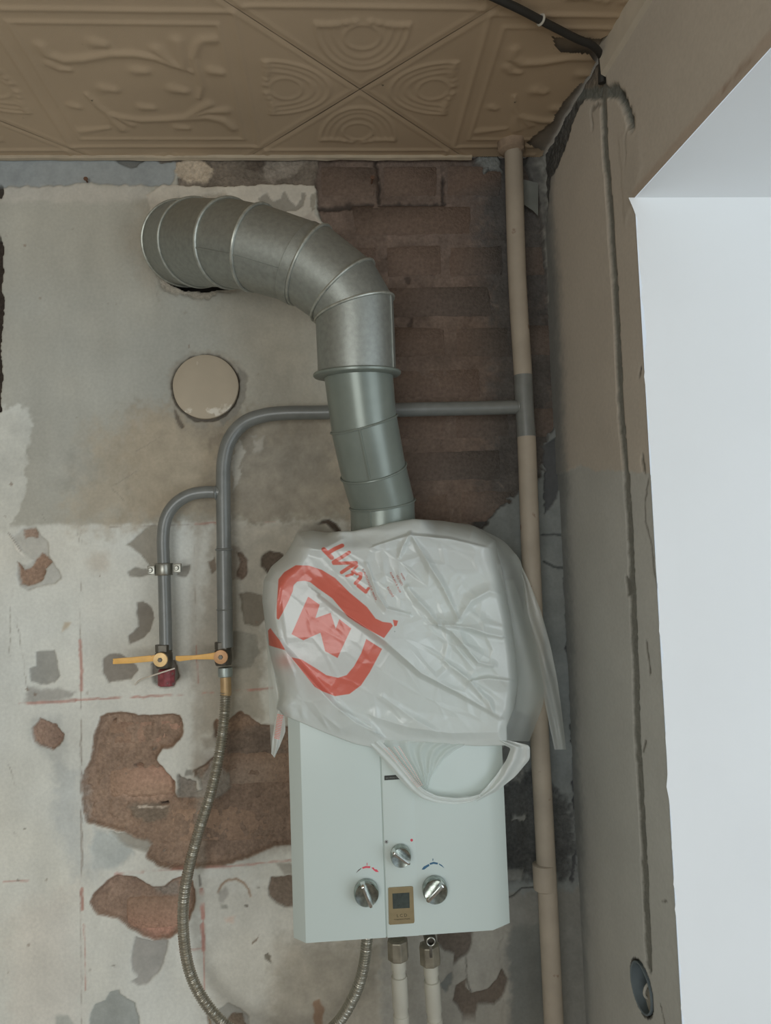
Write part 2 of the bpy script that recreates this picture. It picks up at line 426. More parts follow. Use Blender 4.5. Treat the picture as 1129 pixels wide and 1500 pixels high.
# right of the heater: blue-grey plaster with dark mortar
P([(700, 775), (790, 700), (805, 640), (850, 560), (850, 1700), (735, 1700), (738, 1100), (700, 1000)], (96, 101, 100), depth=-0.002, soft=0.002, warp=0.010, mottle=0.2, mscale=0.04)
P([(735, 1130), (790, 1125), (800, 1150), (840, 1180), (842, 1285), (735, 1290)], (66, 68, 68), depth=-0.008, soft=0.010, warp=0.015, relief=0.004, mottle=0.3)
P([(735, 1080), (770, 1085), (765, 1150), (735, 1150)], (104, 106, 103), soft=0.006, warp=0.01)
P([(750, 1196), (772, 1196), (770, 1204), (752, 1204)], (130, 132, 128), depth=0.001, soft=0.002, warp=0.006, alpha=0.7)
P([(740, 1275), (768, 1275), (765, 1290), (742, 1290)], (110, 112, 108), depth=0.001, soft=0.003, warp=0.006, alpha=0.7)
P([(738, 1310), (860, 1300), (870, 1700), (738, 1700)], (100, 100, 95), depth=0.0, soft=0.006, warp=0.01, mottle=0.15)
Ln([(735, 1318), (752, 1312), (764, 1302), (793, 1300)], 0.0025, (50, 50, 48), depth=-0.003)
Ln([(795, 784), (825, 783)], 0.004, (60, 64, 64), depth=-0.004)
Ln([(797, 823), (812, 830), (826, 832)], 0.004, (58, 62, 62), depth=-0.004)
Ln([(826, 850), (834, 960), (838, 1060), (842, 1160), (846, 1230), (840, 1290)], 0.005, (58, 60, 62), depth=-0.006, warp=0.008)
P([(796, 650), (818, 640), (823, 700), (818, 730), (800, 752)], (64, 66, 68), depth=-0.008, warp=0.006)
# below the heater
P([(560, 1365), (748, 1355), (748, 1700), (560, 1700)], (118, 115, 106), soft=0.006, warp=0.008, mottle=0.15)
P([(640, 1360), (692, 1360), (690, 1385), (684, 1398), (672, 1406), (664, 1414), (666, 1398), (652, 1392), (640, 1382)], (80, 71, 62), depth=-0.005, warp=0.002, relief=0.002)
P([(684, 1434), (683, 1445), (690, 1455), (712, 1450), (726, 1436), (735, 1420), (744, 1436), (736, 1460), (724, 1472), (700, 1470), (696, 1490), (676, 1486), (664, 1466), (668, 1444)], (82, 72, 62), depth=-0.005, warp=0.002, relief=0.002)
P([(646, 1445), (662, 1424), (664, 1432), (655, 1458)], (92, 94, 90), depth=-0.003, warp=0.004)
Ln([(682, 1402), (684, 1436), (690, 1452)], 0.002, (70, 66, 58), depth=-0.002)
P([(745, 1360), (800, 1350), (806, 1540), (748, 1540)], (88, 90, 86), soft=0.01, warp=0.01)
# cement and putty patches, chipped paint
G = (122, 118, 108)
P([(12, 780), (20, 785), (33, 775), (52, 771), (60, 785), (70, 795), (72, 812), (75, 820), (85, 835), (91, 847), (80, 855), (57, 858), (42, 866), (28, 858), (24, 845), (25, 825), (40, 828), (50, 820), (30, 805)], (154, 153, 145), depth=-0.003, soft=0.0012, warp=0.002)
P([(25, 822), (36, 834), (48, 828), (60, 808), (70, 815), (75, 823), (65, 832), (66, 838), (60, 850), (42, 858), (28, 856)], (124, 98, 78), depth=-0.007, warp=0.003, relief=0.004)
P([(33, 777), (52, 772), (56, 787), (46, 786), (36, 788)], (128, 106, 90), depth=-0.005, warp=0.003, relief=0.003)
P([(12, 780), (18, 785), (30, 803), (38, 818), (24, 806)], (178, 176, 167), depth=0.002, warp=0.001)
Ln([(12, 780), (32, 808)], 0.0015, (110, 104, 94), warp=0.001)
P([(53, 955), (80, 952), (84, 965), (86, 985), (88, 990), (80, 1000), (60, 1003), (45, 998), (42, 980), (53, 976)], (122, 121, 114), depth=-0.002, warp=0.002)
P([(40, 1006), (60, 1008), (90, 1008), (112, 1014), (100, 1022), (60, 1030), (38, 1028)], (124, 121, 114), depth=-0.001, soft=0.005, warp=0.006, alpha=0.8)
P([(150, 965), (160, 958), (176, 957), (186, 964), (200, 975), (202, 982), (192, 995), (165, 998), (158, 1000), (150, 985)], (112, 106, 97), depth=-0.003, warp=0.002)
P([(200, 882), (210, 880), (222, 890), (225, 905), (220, 925), (210, 935), (190, 945), (187, 932), (203, 918), (200, 900)], (110, 104, 94), depth=-0.003, warp=0.002)
P([(198, 788), (212, 775), (228, 768), (240, 785), (240, 822), (222, 832), (212, 818), (200, 806), (184, 798)], (124, 118, 105), depth=-0.002, warp=0.003)
P([(187, 836), (198, 830), (215, 833), (222, 840), (205, 845), (190, 842)], G, depth=-0.003, warp=0.003)
P([(260, 830), (278, 828), (277, 840), (266, 846), (258, 842)], G, depth=-0.003, warp=0.003)
P([(221, 972), (232, 965), (256, 968), (262, 990), (255, 1006), (238, 1008), (224, 1000)], (108, 104, 96), depth=-0.008, warp=0.002)
P([(262, 965), (285, 965), (280, 990), (262, 990)], (128, 126, 117), soft=0.01, warp=0.01, alpha=0.8)
P([(335, 800), (350, 800), (365, 822), (356, 848), (336, 850)], (126, 118, 106), depth=-0.001, warp=0.004)
P([(346, 808), (356, 810), (362, 822), (362, 838), (354, 848), (345, 842), (352, 824)], (96, 80, 66), depth=-0.005, warp=0.003, relief=0.003)
P([(304, 822), (314, 815), (316, 835), (308, 842)], (110, 98, 84), depth=-0.002, warp=0.004)
P([(384, 815), (396, 807), (416, 812), (412, 830), (394, 842), (382, 830)], (82, 70, 58), depth=-0.006, warp=0.003, relief=0.003)
P([(348, 870), (362, 867), (384, 872), (395, 900), (378, 917), (358, 914), (353, 892), (353, 876)], (106, 98, 84), depth=-0.004, warp=0.002)
P([(340, 925), (376, 928), (380, 955), (366, 978), (340, 980)], (120, 117, 106), depth=-0.002, warp=0.003)
P([(466, 768), (472, 763), (482, 761), (492, 767), (500, 778), (495, 784), (488, 776), (478, 767)], (72, 60, 50), depth=-0.006, warp=0.001)
P([(440, 770), (466, 766), (488, 776), (492, 790), (430, 800)], (112, 108, 98), soft=0.006, warp=0.006, alpha=0.7)
P([(95, 910), (105, 911), (100, 918), (92, 926)], (160, 142, 112), soft=0.003, alpha=0.8)
P([(125, 820), (138, 808), (158, 810), (158, 838), (136, 840)], (160, 148, 130), soft=0.010, warp=0.008, alpha=0.5)
# big bare holes with mortar and brick
k = 3.42
P(cr(100, 1020, k, [(155, 100), (190, 82), (290, 78), (350, 95), (420, 98), (520, 82), (560, 95), (575, 150), (570, 205), (520, 260), (470, 262), (440, 318), (500, 390), (530, 430), (530, 470), (545, 510), (600, 505), (655, 500), (690, 470), (640, 440), (625, 375), (680, 345), (720, 310), (770, 260), (770, 200), (735, 205), (725, 140), (740, 118), (790, 130), (840, 85), (865, 72), (905, 98), (935, 130), (965, 145), (1150, 150), (1150, 740), (1030, 752), (960, 790), (880, 820), (780, 850), (640, 865), (520, 875), (450, 855), (390, 805), (400, 760), (330, 720), (270, 680), (140, 650), (85, 632), (70, 560), (68, 400), (110, 310), (125, 200)]),
  (118, 95, 76), depth=-0.014, soft=0.0015, warp=0.0025, relief=0.007, mottle=0.22, hsoft=0.006, k=1.12)
P(cr(100, 1020, k, [(640, 300), (1150, 120), (1150, 740), (900, 830), (640, 830)]), (96, 79, 66), soft=0.02, warp=0.01, alpha=0.55, mottle=0.2)
P(cr(100, 1020, k, [(720, 180), (1000, 150), (1100, 300), (800, 300), (740, 260)]), (92, 80, 70), soft=0.006, warp=0.006, alpha=0.7, mottle=0.2)
P(cr(100, 1020, k, [(545, 400), (640, 440), (720, 330), (800, 390), (810, 470), (740, 520), (600, 520), (540, 510)]), (116, 108, 98), depth=-0.010, soft=0.003, warp=0.004, relief=0.003)
P(cr(100, 1020, k, [(580, 370), (620, 370), (622, 400), (580, 400)]), (120, 118, 110), soft=0.002)
P(cr(100, 1020, k, [(625, 410), (648, 405), (665, 475), (640, 482)]), (166, 165, 156), depth=-0.002, soft=0.002)
P(cr(100, 1020, k, [(660, 215), (735, 205), (735, 260), (680, 270)]), (126, 118, 106), soft=0.004, warp=0.004, alpha=0.8)
P(cr(100, 1020, k, [(130, 670), (220, 690), (335, 775), (310, 820), (220, 872), (120, 866), (105, 770)]), (150, 156, 153), depth=-0.002, soft=0.006, warp=0.006, mottle=0.12)
P(cr(100, 1020, k, [(205, 680), (290, 690), (415, 752), (395, 775), (300, 755)]), (128, 124, 114), depth=-0.010, soft=0.003, warp=0.004)
P(cr(100, 1020, k, [(290, 560), (400, 545), (500, 560), (480, 620), (380, 640), (300, 610)]), (106, 92, 76), depth=-0.012, soft=0.004, warp=0.006, relief=0.005)
Ln(cr(100, 1020, k, [(335, 568), (420, 570), (495, 558)]), 0.0028, (180, 165, 148), warp=0.004, broken=0.35)
P(cr(100, 1020, k, [(200, 400), (330, 370), (480, 420), (525, 470), (510, 530), (300, 545), (200, 500)]), (146, 116, 94), soft=0.008, warp=0.008, alpha=0.75)
for q in ([(320, 352), (345, 345), (368, 352), (350, 362)], [(445, 545), (490, 540), (495, 550), (460, 552)], [(210, 125), (220, 120), (222, 140), (212, 145)], [(370, 440), (395, 455), (385, 465)]):
    P(cr(100, 1020, k, q), (44, 34, 28), depth=-0.024, soft=0.0012, warp=0.002)
P(cr(100, 1260, k, [(105, 210), (120, 175), (160, 135), (200, 95), (250, 70), (340, 85), (380, 110), (430, 132), (480, 130), (520, 95), (560, 82), (600, 75), (625, 105), (636, 150), (640, 210), (610, 300), (550, 370), (490, 405), (430, 405), (360, 375), (300, 340), (240, 290), (140, 275)]), (122, 98, 80), depth=-0.011, soft=0.0015, warp=0.002, relief=0.005, mottle=0.22, hsoft=0.006)
P(cr(100, 1260, k, [(330, 232), (440, 225), (545, 232), (550, 330), (500, 395), (420, 398), (340, 345), (305, 300)]), (158, 112, 90), soft=0.006, warp=0.006, alpha=0.8)
P(cr(100, 1260, k, [(420, 140), (545, 120), (550, 185), (430, 180)]), (116, 104, 92), soft=0.004, warp=0.004)
P(cr(100, 1260, k, [(335, 385), (420, 408), (505, 405), (480, 510), (450, 570), (390, 622), (350, 632), (305, 612), (345, 588), (318, 550), (315, 505)]), (136, 133, 126), depth=-0.003, soft=0.0015, warp=0.002)
P(cr(100, 1260, k, [(105, 780), (130, 720), (185, 700), (200, 660), (250, 650), (255, 670), (290, 690), (330, 715), (345, 760), (370, 880), (100, 880)]), (130, 134, 129), depth=-0.003, soft=0.0015, warp=0.003)
P(cr(100, 1260, k, [(700, 780), (760, 740), (800, 720), (860, 745), (905, 790), (910, 850), (700, 860)]), (122, 120, 112), depth=-0.003, soft=0.002, warp=0.003)
P(cr(100, 1260, k, [(790, 800), (820, 772), (870, 775), (900, 840), (800, 860)]), (96, 82, 66), depth=-0.006, soft=0.002, warp=0.003, relief=0.003)
P(cr(100, 1260, k, [(700, 780), (715, 770), (722, 850), (700, 850)]), (110, 90, 66), soft=0.003, warp=0.003)
P(cr(100, 1260, k, [(-60, 770), (0, 775), (40, 830), (-60, 850)]), (146, 148, 140), soft=0.004, warp=0.004)
Ln(cr(100, 1260, k, [(752, 160), (768, 125), (800, 100), (840, 96), (880, 112), (905, 145), (915, 178)]), 0.0042, (128, 108, 88), warp=0.002, depth=-0.001)
P(cr(100, 1260, k, [(752, 160), (790, 130), (802, 170), (780, 215), (755, 205)]), (128, 124, 115), soft=0.003, warp=0.003)
P(cr(100, 1260, k, [(885, 225), (908, 220), (905, 235), (888, 236)]), (96, 90, 80), soft=0.001)
P(cr(100, 1260, k, [(768, 222), (796, 222), (794, 244), (772, 244)]), (118, 116, 106), soft=0.002, warp=0.003)
P(cr(100, 1260, k, [(1015, 85), (1080, 82), (1180, 70), (1180, 230), (1085, 235), (1040, 215), (1005, 175), (1003, 145)]), (96, 82, 68), depth=-0.005, warp=0.002, relief=0.003)
P(cr(100, 1260, k, [(1045, 20), (1180, 0), (1180, 70), (1080, 75)]), (128, 124, 114), soft=0.003, warp=0.004)
P(cr(100, 1260, k, [(978, 480), (998, 466), (1012, 485), (1010, 500), (1022, 520), (1005, 512), (985, 500)]), (92, 86, 74), depth=-0.002, soft=0.001, warp=0.002)
P(cr(100, 1260, k, [(920, 415), (958, 382), (955, 396), (928, 418)]), (104, 90, 74), soft=0.001)
P(cr(100, 1260, k, [(780, 290), (830, 282), (820, 310), (790, 312)]), (166, 140, 122), soft=0.004, alpha=0.7)
P([(458, 1466), (468, 1462), (474, 1480), (470, 1510), (460, 1510)], (112, 88, 66), soft=0.002, warp=0.003)
P([(60, 1052), (70, 1057), (82, 1060), (93, 1076), (90, 1086), (78, 1099), (65, 1094), (50, 1086), (48, 1066)], (128, 102, 84), depth=-0.008, warp=0.003, relief=0.005)
P([(48, 1048), (95, 1048), (97, 1120), (88, 1165), (76, 1120), (60, 1100), (46, 1080)], (150, 152, 146), soft=0.010, warp=0.010, alpha=0.55)
P([(60, 1052), (70, 1057), (82, 1060), (93, 1076), (90, 1086), (78, 1099), (65, 1094), (50, 1086), (48, 1066)], (128, 102, 84), warp=0.003, mottle=0.25)
P([(85, 1120), (118, 1130), (122, 1250), (150, 1280), (110, 1290), (80, 1200)], (154, 158, 155), soft=0.018, warp=0.015, alpha=0.7)
# red tile grout lines
RED = (150, 98, 84)
for ln, wd, br, a in ([(119, 770), (118, 940), (119, 1500)], 0.0016, 0.35, 0.6), ([(118, 938), (119, 1012)], 0.0055, 0.35, 0.75), ([(119, 1055), (119, 1180), (120, 1270)], 0.002, 0.25, 0.7), ([(120, 1302), (121, 1332)], 0.006, 0.1, 0.8), ([(123, 1355), (125, 1450)], 0.0022, 0.2, 0.7), \
        ([(30, 1031), (110, 1026)], 0.0055, 0.2, 0.7), ([(110, 1026), (240, 1019), (400, 1007)], 0.0035, 0.4, 0.8), ([(5, 1291), (40, 1290)], 0.003, 0.2, 0.6), ([(170, 1280), (210, 1277)], 0.006, 0.1, 0.5), ([(200, 1277), (330, 1270), (425, 1260)], 0.0028, 0.25, 0.75), \
        ([(288, 945), (290, 1000)], 0.0028, 0.2, 0.8), ([(284, 800), (287, 940)], 0.002, 0.45, 0.6), ([(296, 1303), (297, 1345)], 0.0075, 0.1, 0.85), ([(296, 1355), (297, 1392)], 0.007, 0.2, 0.8), ([(297, 1345), (299, 1450)], 0.0025, 0.1, 0.7), \
        ([(285, 768), (335, 765)], 0.0035, 0.2, 0.7), ([(335, 765), (430, 764)], 0.003, 0.5, 0.7), ([(160, 772), (285, 769)], 0.002, 0.5, 0.5), ([(258, 1392), (296, 1390)], 0.003, 0.3, 0.5):
    Ln(ln, wd, RED if wd > 0.0021 else (110, 96, 84), alpha=a, broken=br, warp=0.002, mottle=0.3, depth=-0.0006)
Ln([(292, 1283), (294, 1296)], 0.004, (110, 106, 98))
Ln([(290, 760), (283, 900), (286, 1000), (292, 1270)], 0.012, (132, 124, 110), alpha=0.5, soft=0.01, warp=0.005)
for ln in ([(18, 862), (15, 900), (15, 960)], [(115, 770), (114, 850)], [(62, 752), (66, 762)], [(163, 715), (182, 735)], [(14, 1120), (22, 1150)], [(345, 560), (350, 600)], [(210, 360), (228, 420), (232, 445)], [(20, 1220), (36, 1236)], [(25, 905), (40, 1010)], [(150, 720), (200, 690)], [(200, 660), (235, 640)]):
    Ln(ln, 0.0012, (108, 100, 88), alpha=0.7, warp=0.003, broken=0.25)
rs = random.Random(5)
for _ in range(46):
    x, y = rs.uniform(5, 440), rs.uniform(290, 1490); r = rs.uniform(1.2, 3.6)
    P([(x + r * rs.uniform(.5, 1.3) * math.cos(a), y + r * rs.uniform(.5, 1.3) * math.sin(a)) for a in np.linspace(0, 5.4, 6)], rs.choice([(96, 90, 78), (120, 110, 96), (110, 92, 76)]), depth=-0.001, soft=0.001, warp=0.003, alpha=rs.uniform(.4, .9))
# chased gap at the far left edge
P([(-60, 345), (-2, 345), (4, 360), (3, 385), (5, 400), (2, 425), (5, 440), (4, 465), (1, 490), (0, 520), (2, 560), (1, 602), (-60, 602)], (52, 44, 38), depth=-0.030, soft=0.0015, warp=0.003, relief=0.004)
P([(-60, 265), (0, 268), (4, 276), (2, 288), (-60, 292)], (56, 50, 44), depth=-0.02, soft=0.0015, warp=0.003)
# crumbling rim and dark gap round the flue, ring round the blind cap
P([(228, 420), (236, 330), (262, 292), (330, 280), (350, 300), (350, 424), (300, 438), (262, 434)], (134, 124, 108), depth=-0.004, soft=0.004, warp=0.008, relief=0.005, mottle=0.25, alpha=0.8)
P([(238, 398), (236, 350), (246, 318), (270, 298), (320, 292), (345, 310), (348, 400), (336, 420), (300, 426), (268, 423), (244, 412)], (40, 36, 32), depth=-0.060, soft=0.0015, warp=0.003)
P([(302 + 57 * math.cos(a), 567 + 55 * math.sin(a)) for a in np.linspace(0, 6.1, 22)], (126, 119, 105), depth=-0.002, soft=0.008, warp=0.012, alpha=0.8, mottle=0.25)
P([(346, 535), (362, 550), (360, 585), (345, 608), (325, 622), (318, 612), (345, 590), (350, 565)], (112, 108, 98), depth=-0.002, soft=0.002, warp=0.004)
P([(301 + 50.5 * math.cos(a), 567.5 + 49 * math.sin(a)) for a in np.linspace(0, 6.1, 24)], (88, 80, 69), depth=-0.009, soft=0.002, warp=0.004)
P([(255, 595), (262, 610), (270, 625), (266, 628), (256, 612)], (92, 82, 68), depth=-0.003, warp=0.003)
P([(300, 640), (330, 632), (330, 660), (312, 655), (304, 668)], (116, 106, 90), soft=0.006, warp=0.008, alpha=0.7, mottle=0.3)
cl1 = fbm(BW.X, BW.Z, 0.16, 5, 700); cl2 = fbm(BW.X, BW.Z, 0.30, 4, 720); cl3 = fbm(BW.X * 2.5, BW.Z, 0.08, 4, 740)
BW.C *= (1 + 0.10 * BW.big + 0.15 * cl1 + 0.08 * cl3)[..., None]
BW.C *= 1 + cl2[..., None] * np.array([0.045, 0.0, -0.06])
wall = struct(add('wall_back', BW.mesh('wall_back', (0, 0, 0), np.array([1.0, 0, 0]), np.array([0, -1.0, 0])), M_wall))

# ---- right wall with the opening
zr_lo = 0.0
us = np.unique(np.concatenate([axis(-0.02, 3.1, 0.0, U_EDGE, 0.003, 0.03), [U_EDGE], np.arange(U_EDGE, 0.9, 0.006)]))
zr = np.unique(np.concatenate([axis(0.0, ZC, 1.0, ZC, 0.003, 0.05), [Z_SOF]]))
RW = Field(us, zr, lambda p: np.stack([(on_right(np.array([q[0] for q in p]), np.array([q[1] for q in p])) - RP) @ RU, on_right(np.array([q[0] for q in p]), np.array([q[1] for q in p]))[:, 2]], -1), (158, 148, 134))
RW.C *= (1 + 0.06 * RW.big + 0.03 * RW.n1)[..., None]; RW.H += 0.0012 * RW.big
Q = RW.poly; Lr = RW.line
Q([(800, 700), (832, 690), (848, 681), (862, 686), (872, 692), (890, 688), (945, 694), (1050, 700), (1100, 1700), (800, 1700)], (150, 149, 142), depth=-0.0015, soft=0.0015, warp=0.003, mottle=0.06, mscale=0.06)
Q([(780, 180), (812, 200), (808, 300), (818, 420), (826, 600), (832, 800), (840, 1000), (852, 1200), (868, 1700), (780, 1700)], (96, 99, 97), soft=0.032, warp=0.012, alpha=0.85)  # sooty corner strip, contact shade painted into its wide soft edge
# torn dark mortar by the ceiling corner, patched groove
Q([(790, 250), (795, 200), (818, 170), (842, 148), (862, 140), (848, 160), (836, 185), (828, 215), (818, 240), (806, 262), (800, 330), (780, 330)], (72, 70, 66), depth=-0.006, soft=0.003, warp=0.006, relief=0.006, mottle=0.35)
Q([(842, 140), (848, 100), (860, 75), (884, 60), (888, 135)], (104, 94, 82), depth=-0.005, soft=0.003, warp=0.006, relief=0.004)
Lr([(820, 144), (850, 138), (885, 133), (904, 134), (914, 148), (920, 172), (924, 186)], 0.018, (92, 94, 88), depth=-0.006, soft=0.002, warp=0.005, relief=0.003)
Lr([(906, 134), (916, 150), (922, 180)], 0.006, (60, 60, 54), depth=-0.009, soft=0.002, warp=0.004)
Lr([(918, 185), (914, 210), (916, 240)], 0.004, (100, 92, 80), depth=-0.003, soft=0.002, warp=0.006)
Q([(920, 190), (935, 200), (940, 235), (930, 290), (915, 330), (908, 240), (905, 200)], (154, 144, 130), depth=0.0015, soft=0.004, warp=0.006, alpha=0.7)
Lr([(883, 100), (884, 160), (888, 240), (893, 310), (898, 400), (903, 480), (908, 600), (915, 690), (921, 790), (925, 880), (929, 990), (932, 1100), (938, 1180), (942, 1270), (946, 1340), (948, 1412)], 0.021, (94, 93, 85), depth=-0.004, soft=0.0015, warp=0.003, relief=0.002, mottle=0.15)
Lr([(868, 190), (866, 160), (874, 150), (886, 150)], 0.006, (96, 90, 80), depth=-0.003, soft=0.002, warp=0.006, alpha=0.7)
Lr([(949, 702), (944, 735), (944, 765), (953, 800), (956, 840), (966, 880), (968, 905)], 0.004, (98, 94, 86), depth=-0.002, soft=0.002, warp=0.004)
Lr([(941, 670), (944, 690)], 0.008, (90, 86, 76), depth=-0.003, warp=0.004)
Lr([(938, 540), (936, 552)], 0.005, (88, 80, 70), depth=-0.002)
Lr([(945, 940), (950, 985)], 0.005, (92, 88, 80), depth=-0.003, warp=0.003)
Lr([(944, 1085), (940, 1100)], 0.005, (92, 88, 80), depth=-0.003, warp=0.003)
Lr([(987, 1215), (990, 1270), (994, 1310)], 0.008, (92, 90, 82), depth=-0.004, warp=0.004)
Lr([(917, 850), (920, 870)], 0.016, (88, 86, 78), depth=-0.004, warp=0.008)
Lr([(968, 1320), (974, 1322)], 0.003, (90, 86, 78), warp=0.004)
Lr([(965, 1470), (972, 1500), (978, 1530)], 0.004, (96, 94, 86), depth=-0.002, warp=0.004)
Lr([(1060, 130), (1090, 100), (1129, 60)], 0.006, (112, 92, 76), depth=-0.0015, warp=0.006, broken=0.3)
Q([(930, 292), (1000, 215), (1129, 72), (1300, -120), (1280, -130), (1120, 55), (995, 200), (925, 282)], (148, 128, 110), soft=0.004, warp=0.003, alpha=0.6)
# recess for the junction box
JB = on_right(np.array([938.0]), np.array([1447.0]))[0]; JBu = float((JB - RP) @ RU); JBz = float(JB[2])
hole = np.hypot(RW.X - JBu, RW.Z - JBz)
RW.H = np.where(hole < 0.037, -0.045, RW.H)
RW.C[hole < 0.040] = alb((92, 90, 84))
lipw = sstep(U_EDGE - .004, U_EDGE, RW.X) * sstep(Z_SOF + .03, Z_SOF, RW.Z)
RW.H = RW.H * (1 - lipw) + 0.001 * lipw
def keep_r(u, z): return ~((u > U_EDGE) & (z < Z_SOF))
edge_wob = 0.0025 * fbm(RW.Z, RW.Z * 0 + 0.3, 0.05, 4, 300) + 0.0012 * fbm(RW.Z, RW.Z * 0, 0.012, 2, 310)
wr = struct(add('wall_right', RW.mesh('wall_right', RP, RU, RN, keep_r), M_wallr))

# white reveal wall, soffit, side space
M_white = mat('white_paint', (0.86, 0.88, 0.89), 0.7, lin=True, var=0.015, scale=6, bump=0.05)
M_floor = mat('worn_floor', (0.30, 0.24, 0.19), 0.6, lin=True, var=0.15, scale=8)
M_room = mat('room_plaster', (0.52, 0.49, 0.43), 0.9, lin=True, var=0.08, scale=5)
E = RP + RU * U_EDGE
def slab(name, pts, th, m):              # pts: quad; th: thickness vector
    b = MB(); b.loft([[Vector(p) for p in pts], [Vector(p) + Vector(th) for p in pts]]); return struct(b.obj(name, m, None, False))
ox = np.array([1.0, 0.0, 0.0])
# reveal face: grid with slightly chipped left edge
b = MB(); n = 140; zz = np.linspace(0, Z_SOF, n); rr = np.random.RandomState(3)
ch = 0.0012 * rr.randn(n); ch[-3:] = (0.001, -0.004, -0.010); ch[int(n * .9):int(n * .9) + 4] += 0.004
L1 = [(E[0] + ch[i], E[1] - 0.0005, z) for i, z in enumerate(zz)]
L2 = [(E[0] + 0.03, E[1], z) for z in zz]; L3 = [(2.0, E[1], z) for z in zz]
V = L1 + L2 + L3; Fc = []
for j in range(2):
    for i in range(n - 1): Fc.append((j * n + i, (j + 1) * n + i, (j + 1) * n + i + 1, j * n + i + 1))
b.put(V, Fc); struct(b.obj('wall_reveal', M_white, None, False))
far = RP + RU * 3.1
slab('trim_1', [(E[0], E[1], Z_SOF), (2.0, E[1], Z_SOF), (2.0, far[1], Z_SOF), (far[0], far[1], Z_SOF)], (0.06, 0, 0.05), M_white)
slab('floor', [(-1.8, 0.02, 0), (2.0, 0.02, 0), (2.0, -3.2, 0), (-1.8, -3.2, 0)], (0, 0, -0.1), M_floor)
slab('wall_left', [(-1.8, 0.0, 0), (-1.8, -3.2, 0), (-1.8, -3.2, ZC + .1), (-1.8, 0, ZC + .1)], (-0.1, 0, 0), M_room)
b = MB()                                 # wall behind the camera, with its window opening
for a, c in (((-1.8, -3.25, 0), (-1.45, -3.15, ZC + .1)), ((-0.05, -3.25, 0), (far[0] + .1, -3.15, ZC + .1)), ((-1.45, -3.25, 0), (-0.05, -3.15, 0.85)), ((-1.45, -3.25, 2.25), (-0.05, -3.15, ZC + .1))): b.box(a, c)
struct(b.obj('wall_front', M_room, None, False))
b = MB()
for a, c in (((-1.45, -3.23, .85), (-1.40, -3.18, 2.25)), ((-0.10, -3.23, .85), (-0.05, -3.18, 2.25)), ((-1.40, -3.23, .85), (-.10, -3.18, .9)), ((-1.40, -3.23, 2.2), (-.10, -3.18, 2.25))): b.box(a, c)
struct(b.obj('window_1', M_white, None, False, 0.003))

# ------------------------------------------------------------------ ceiling tiles
M_slab = mat('ceiling_slab', (116, 105, 91), 0.95, var=0.2, scale=20, bump=0.3)
b = MB(); b.box((-1.8, -3.2, ZC + 0.004), (far[0] + 0.05, 0.05, ZC + 0.1))
ceil = struct(b.obj('ceiling', M_slab, None, False))
M_tile = mat('yellowed_foam_tile', (151, 131, 106), 0.55, var=0.06, scale=5, bump=0.12, bscale=500, spots=((74, 62, 48), 0.735, 55.0), spec=0.3)
TS = 0.5; HD = TS / math.sqrt(2)
CX = at_z(527.0, 127.0, ZC)
NT = 168
g = np.linspace(-TS / 2 + 0.0006, TS / 2 - 0.0006, NT)
A, Bv = np.meshgrid(g, g, indexing='ij')
PX = (A - Bv) / math.sqrt(2); QY = (A + Bv) / math.sqrt(2)      # tile diamond: corners on the X and Y axes
def gauss(d, w): return np.exp(-(d / w) ** 2)
hh = np.zeros_like(A)
hh -= 0.003 * sstep(0.004, 0.0, TS / 2 - np.maximum(abs(A), abs(Bv)))
hh += 0.0012 * gauss(TS / 2 - 0.009 - np.maximum(abs(A), abs(Bv)), 0.004)
mx = np.maximum(abs(PX), abs(QY))
hh += 0.0028 * gauss(mx - 0.171, 0.0042) + 0.0024 * gauss(mx - 0.146, 0.0036)
for ang in range(4):                                            # shell ornament in each corner
    c, s_ = math.cos(ang * math.pi / 2), math.sin(ang * math.pi / 2)
    S = PX * c + QY * s_; T = -PX * s_ + QY * c
    m = sstep(0.196, 0.203, S)
    for i, (a, bb) in enumerate(((0.098, 0.068), (0.086, 0.057), (0.072, 0.044))):
        rr_ = np.sqrt(((S - 0.205) / a) ** 2 + (T / bb) ** 2)
        hh += m * (0.0024 if i == 0 else 0.0015) * gauss((rr_ - 1) * bb, 0.0032)
    rr_ = np.sqrt(((S - 0.232) / 0.026) ** 2 + (T / 0.027) ** 2); hh += 0.0016 * gauss((rr_ - 1) * 0.026, 0.003)
    for t in (-0.062, -0.05, -0.037, -0.024, -0.011, 0.011, 0.024, 0.037, 0.05, 0.062):
        hh += 0.0030 * gauss(np.hypot((S - 0.203 + 0.004 * math.cos(t * 60)), T - t), 0.0058)
tc0 = np.array([CX[0] - HD, CX[1]])                             # the tile left of the cross carries the traced scroll
def tl(pts):
    o = []
    for x, y in pts:
        w = at_z(x / 1.8817, y / 1.8817, ZC); o.append((w[0] - tc0[0], w[1] - tc0[1]))
    return o
def scroll(pts, w0, w1, hmax):
    global hh
    P_ = tl(pts); best = np.full(A.shape, 1e9); n_ = len(P_) - 1
    for i, ((ax, ay), (bx, by)) in enumerate(zip(P_[:-1], P_[1:])):
        ex, ey = bx - ax, by - ay
        t = np.clip(((PX - ax) * ex + (QY - ay) * ey) / (ex * ex + ey * ey + 1e-12), 0, 1)
        w = w0 + (w1 - w0) * (i + t) / n_
        best = np.minimum(best, np.hypot(PX - ax - t * ex, QY - ay - t * ey) / w)
    hh = np.maximum(hh, hmax * np.exp(-best ** 2))
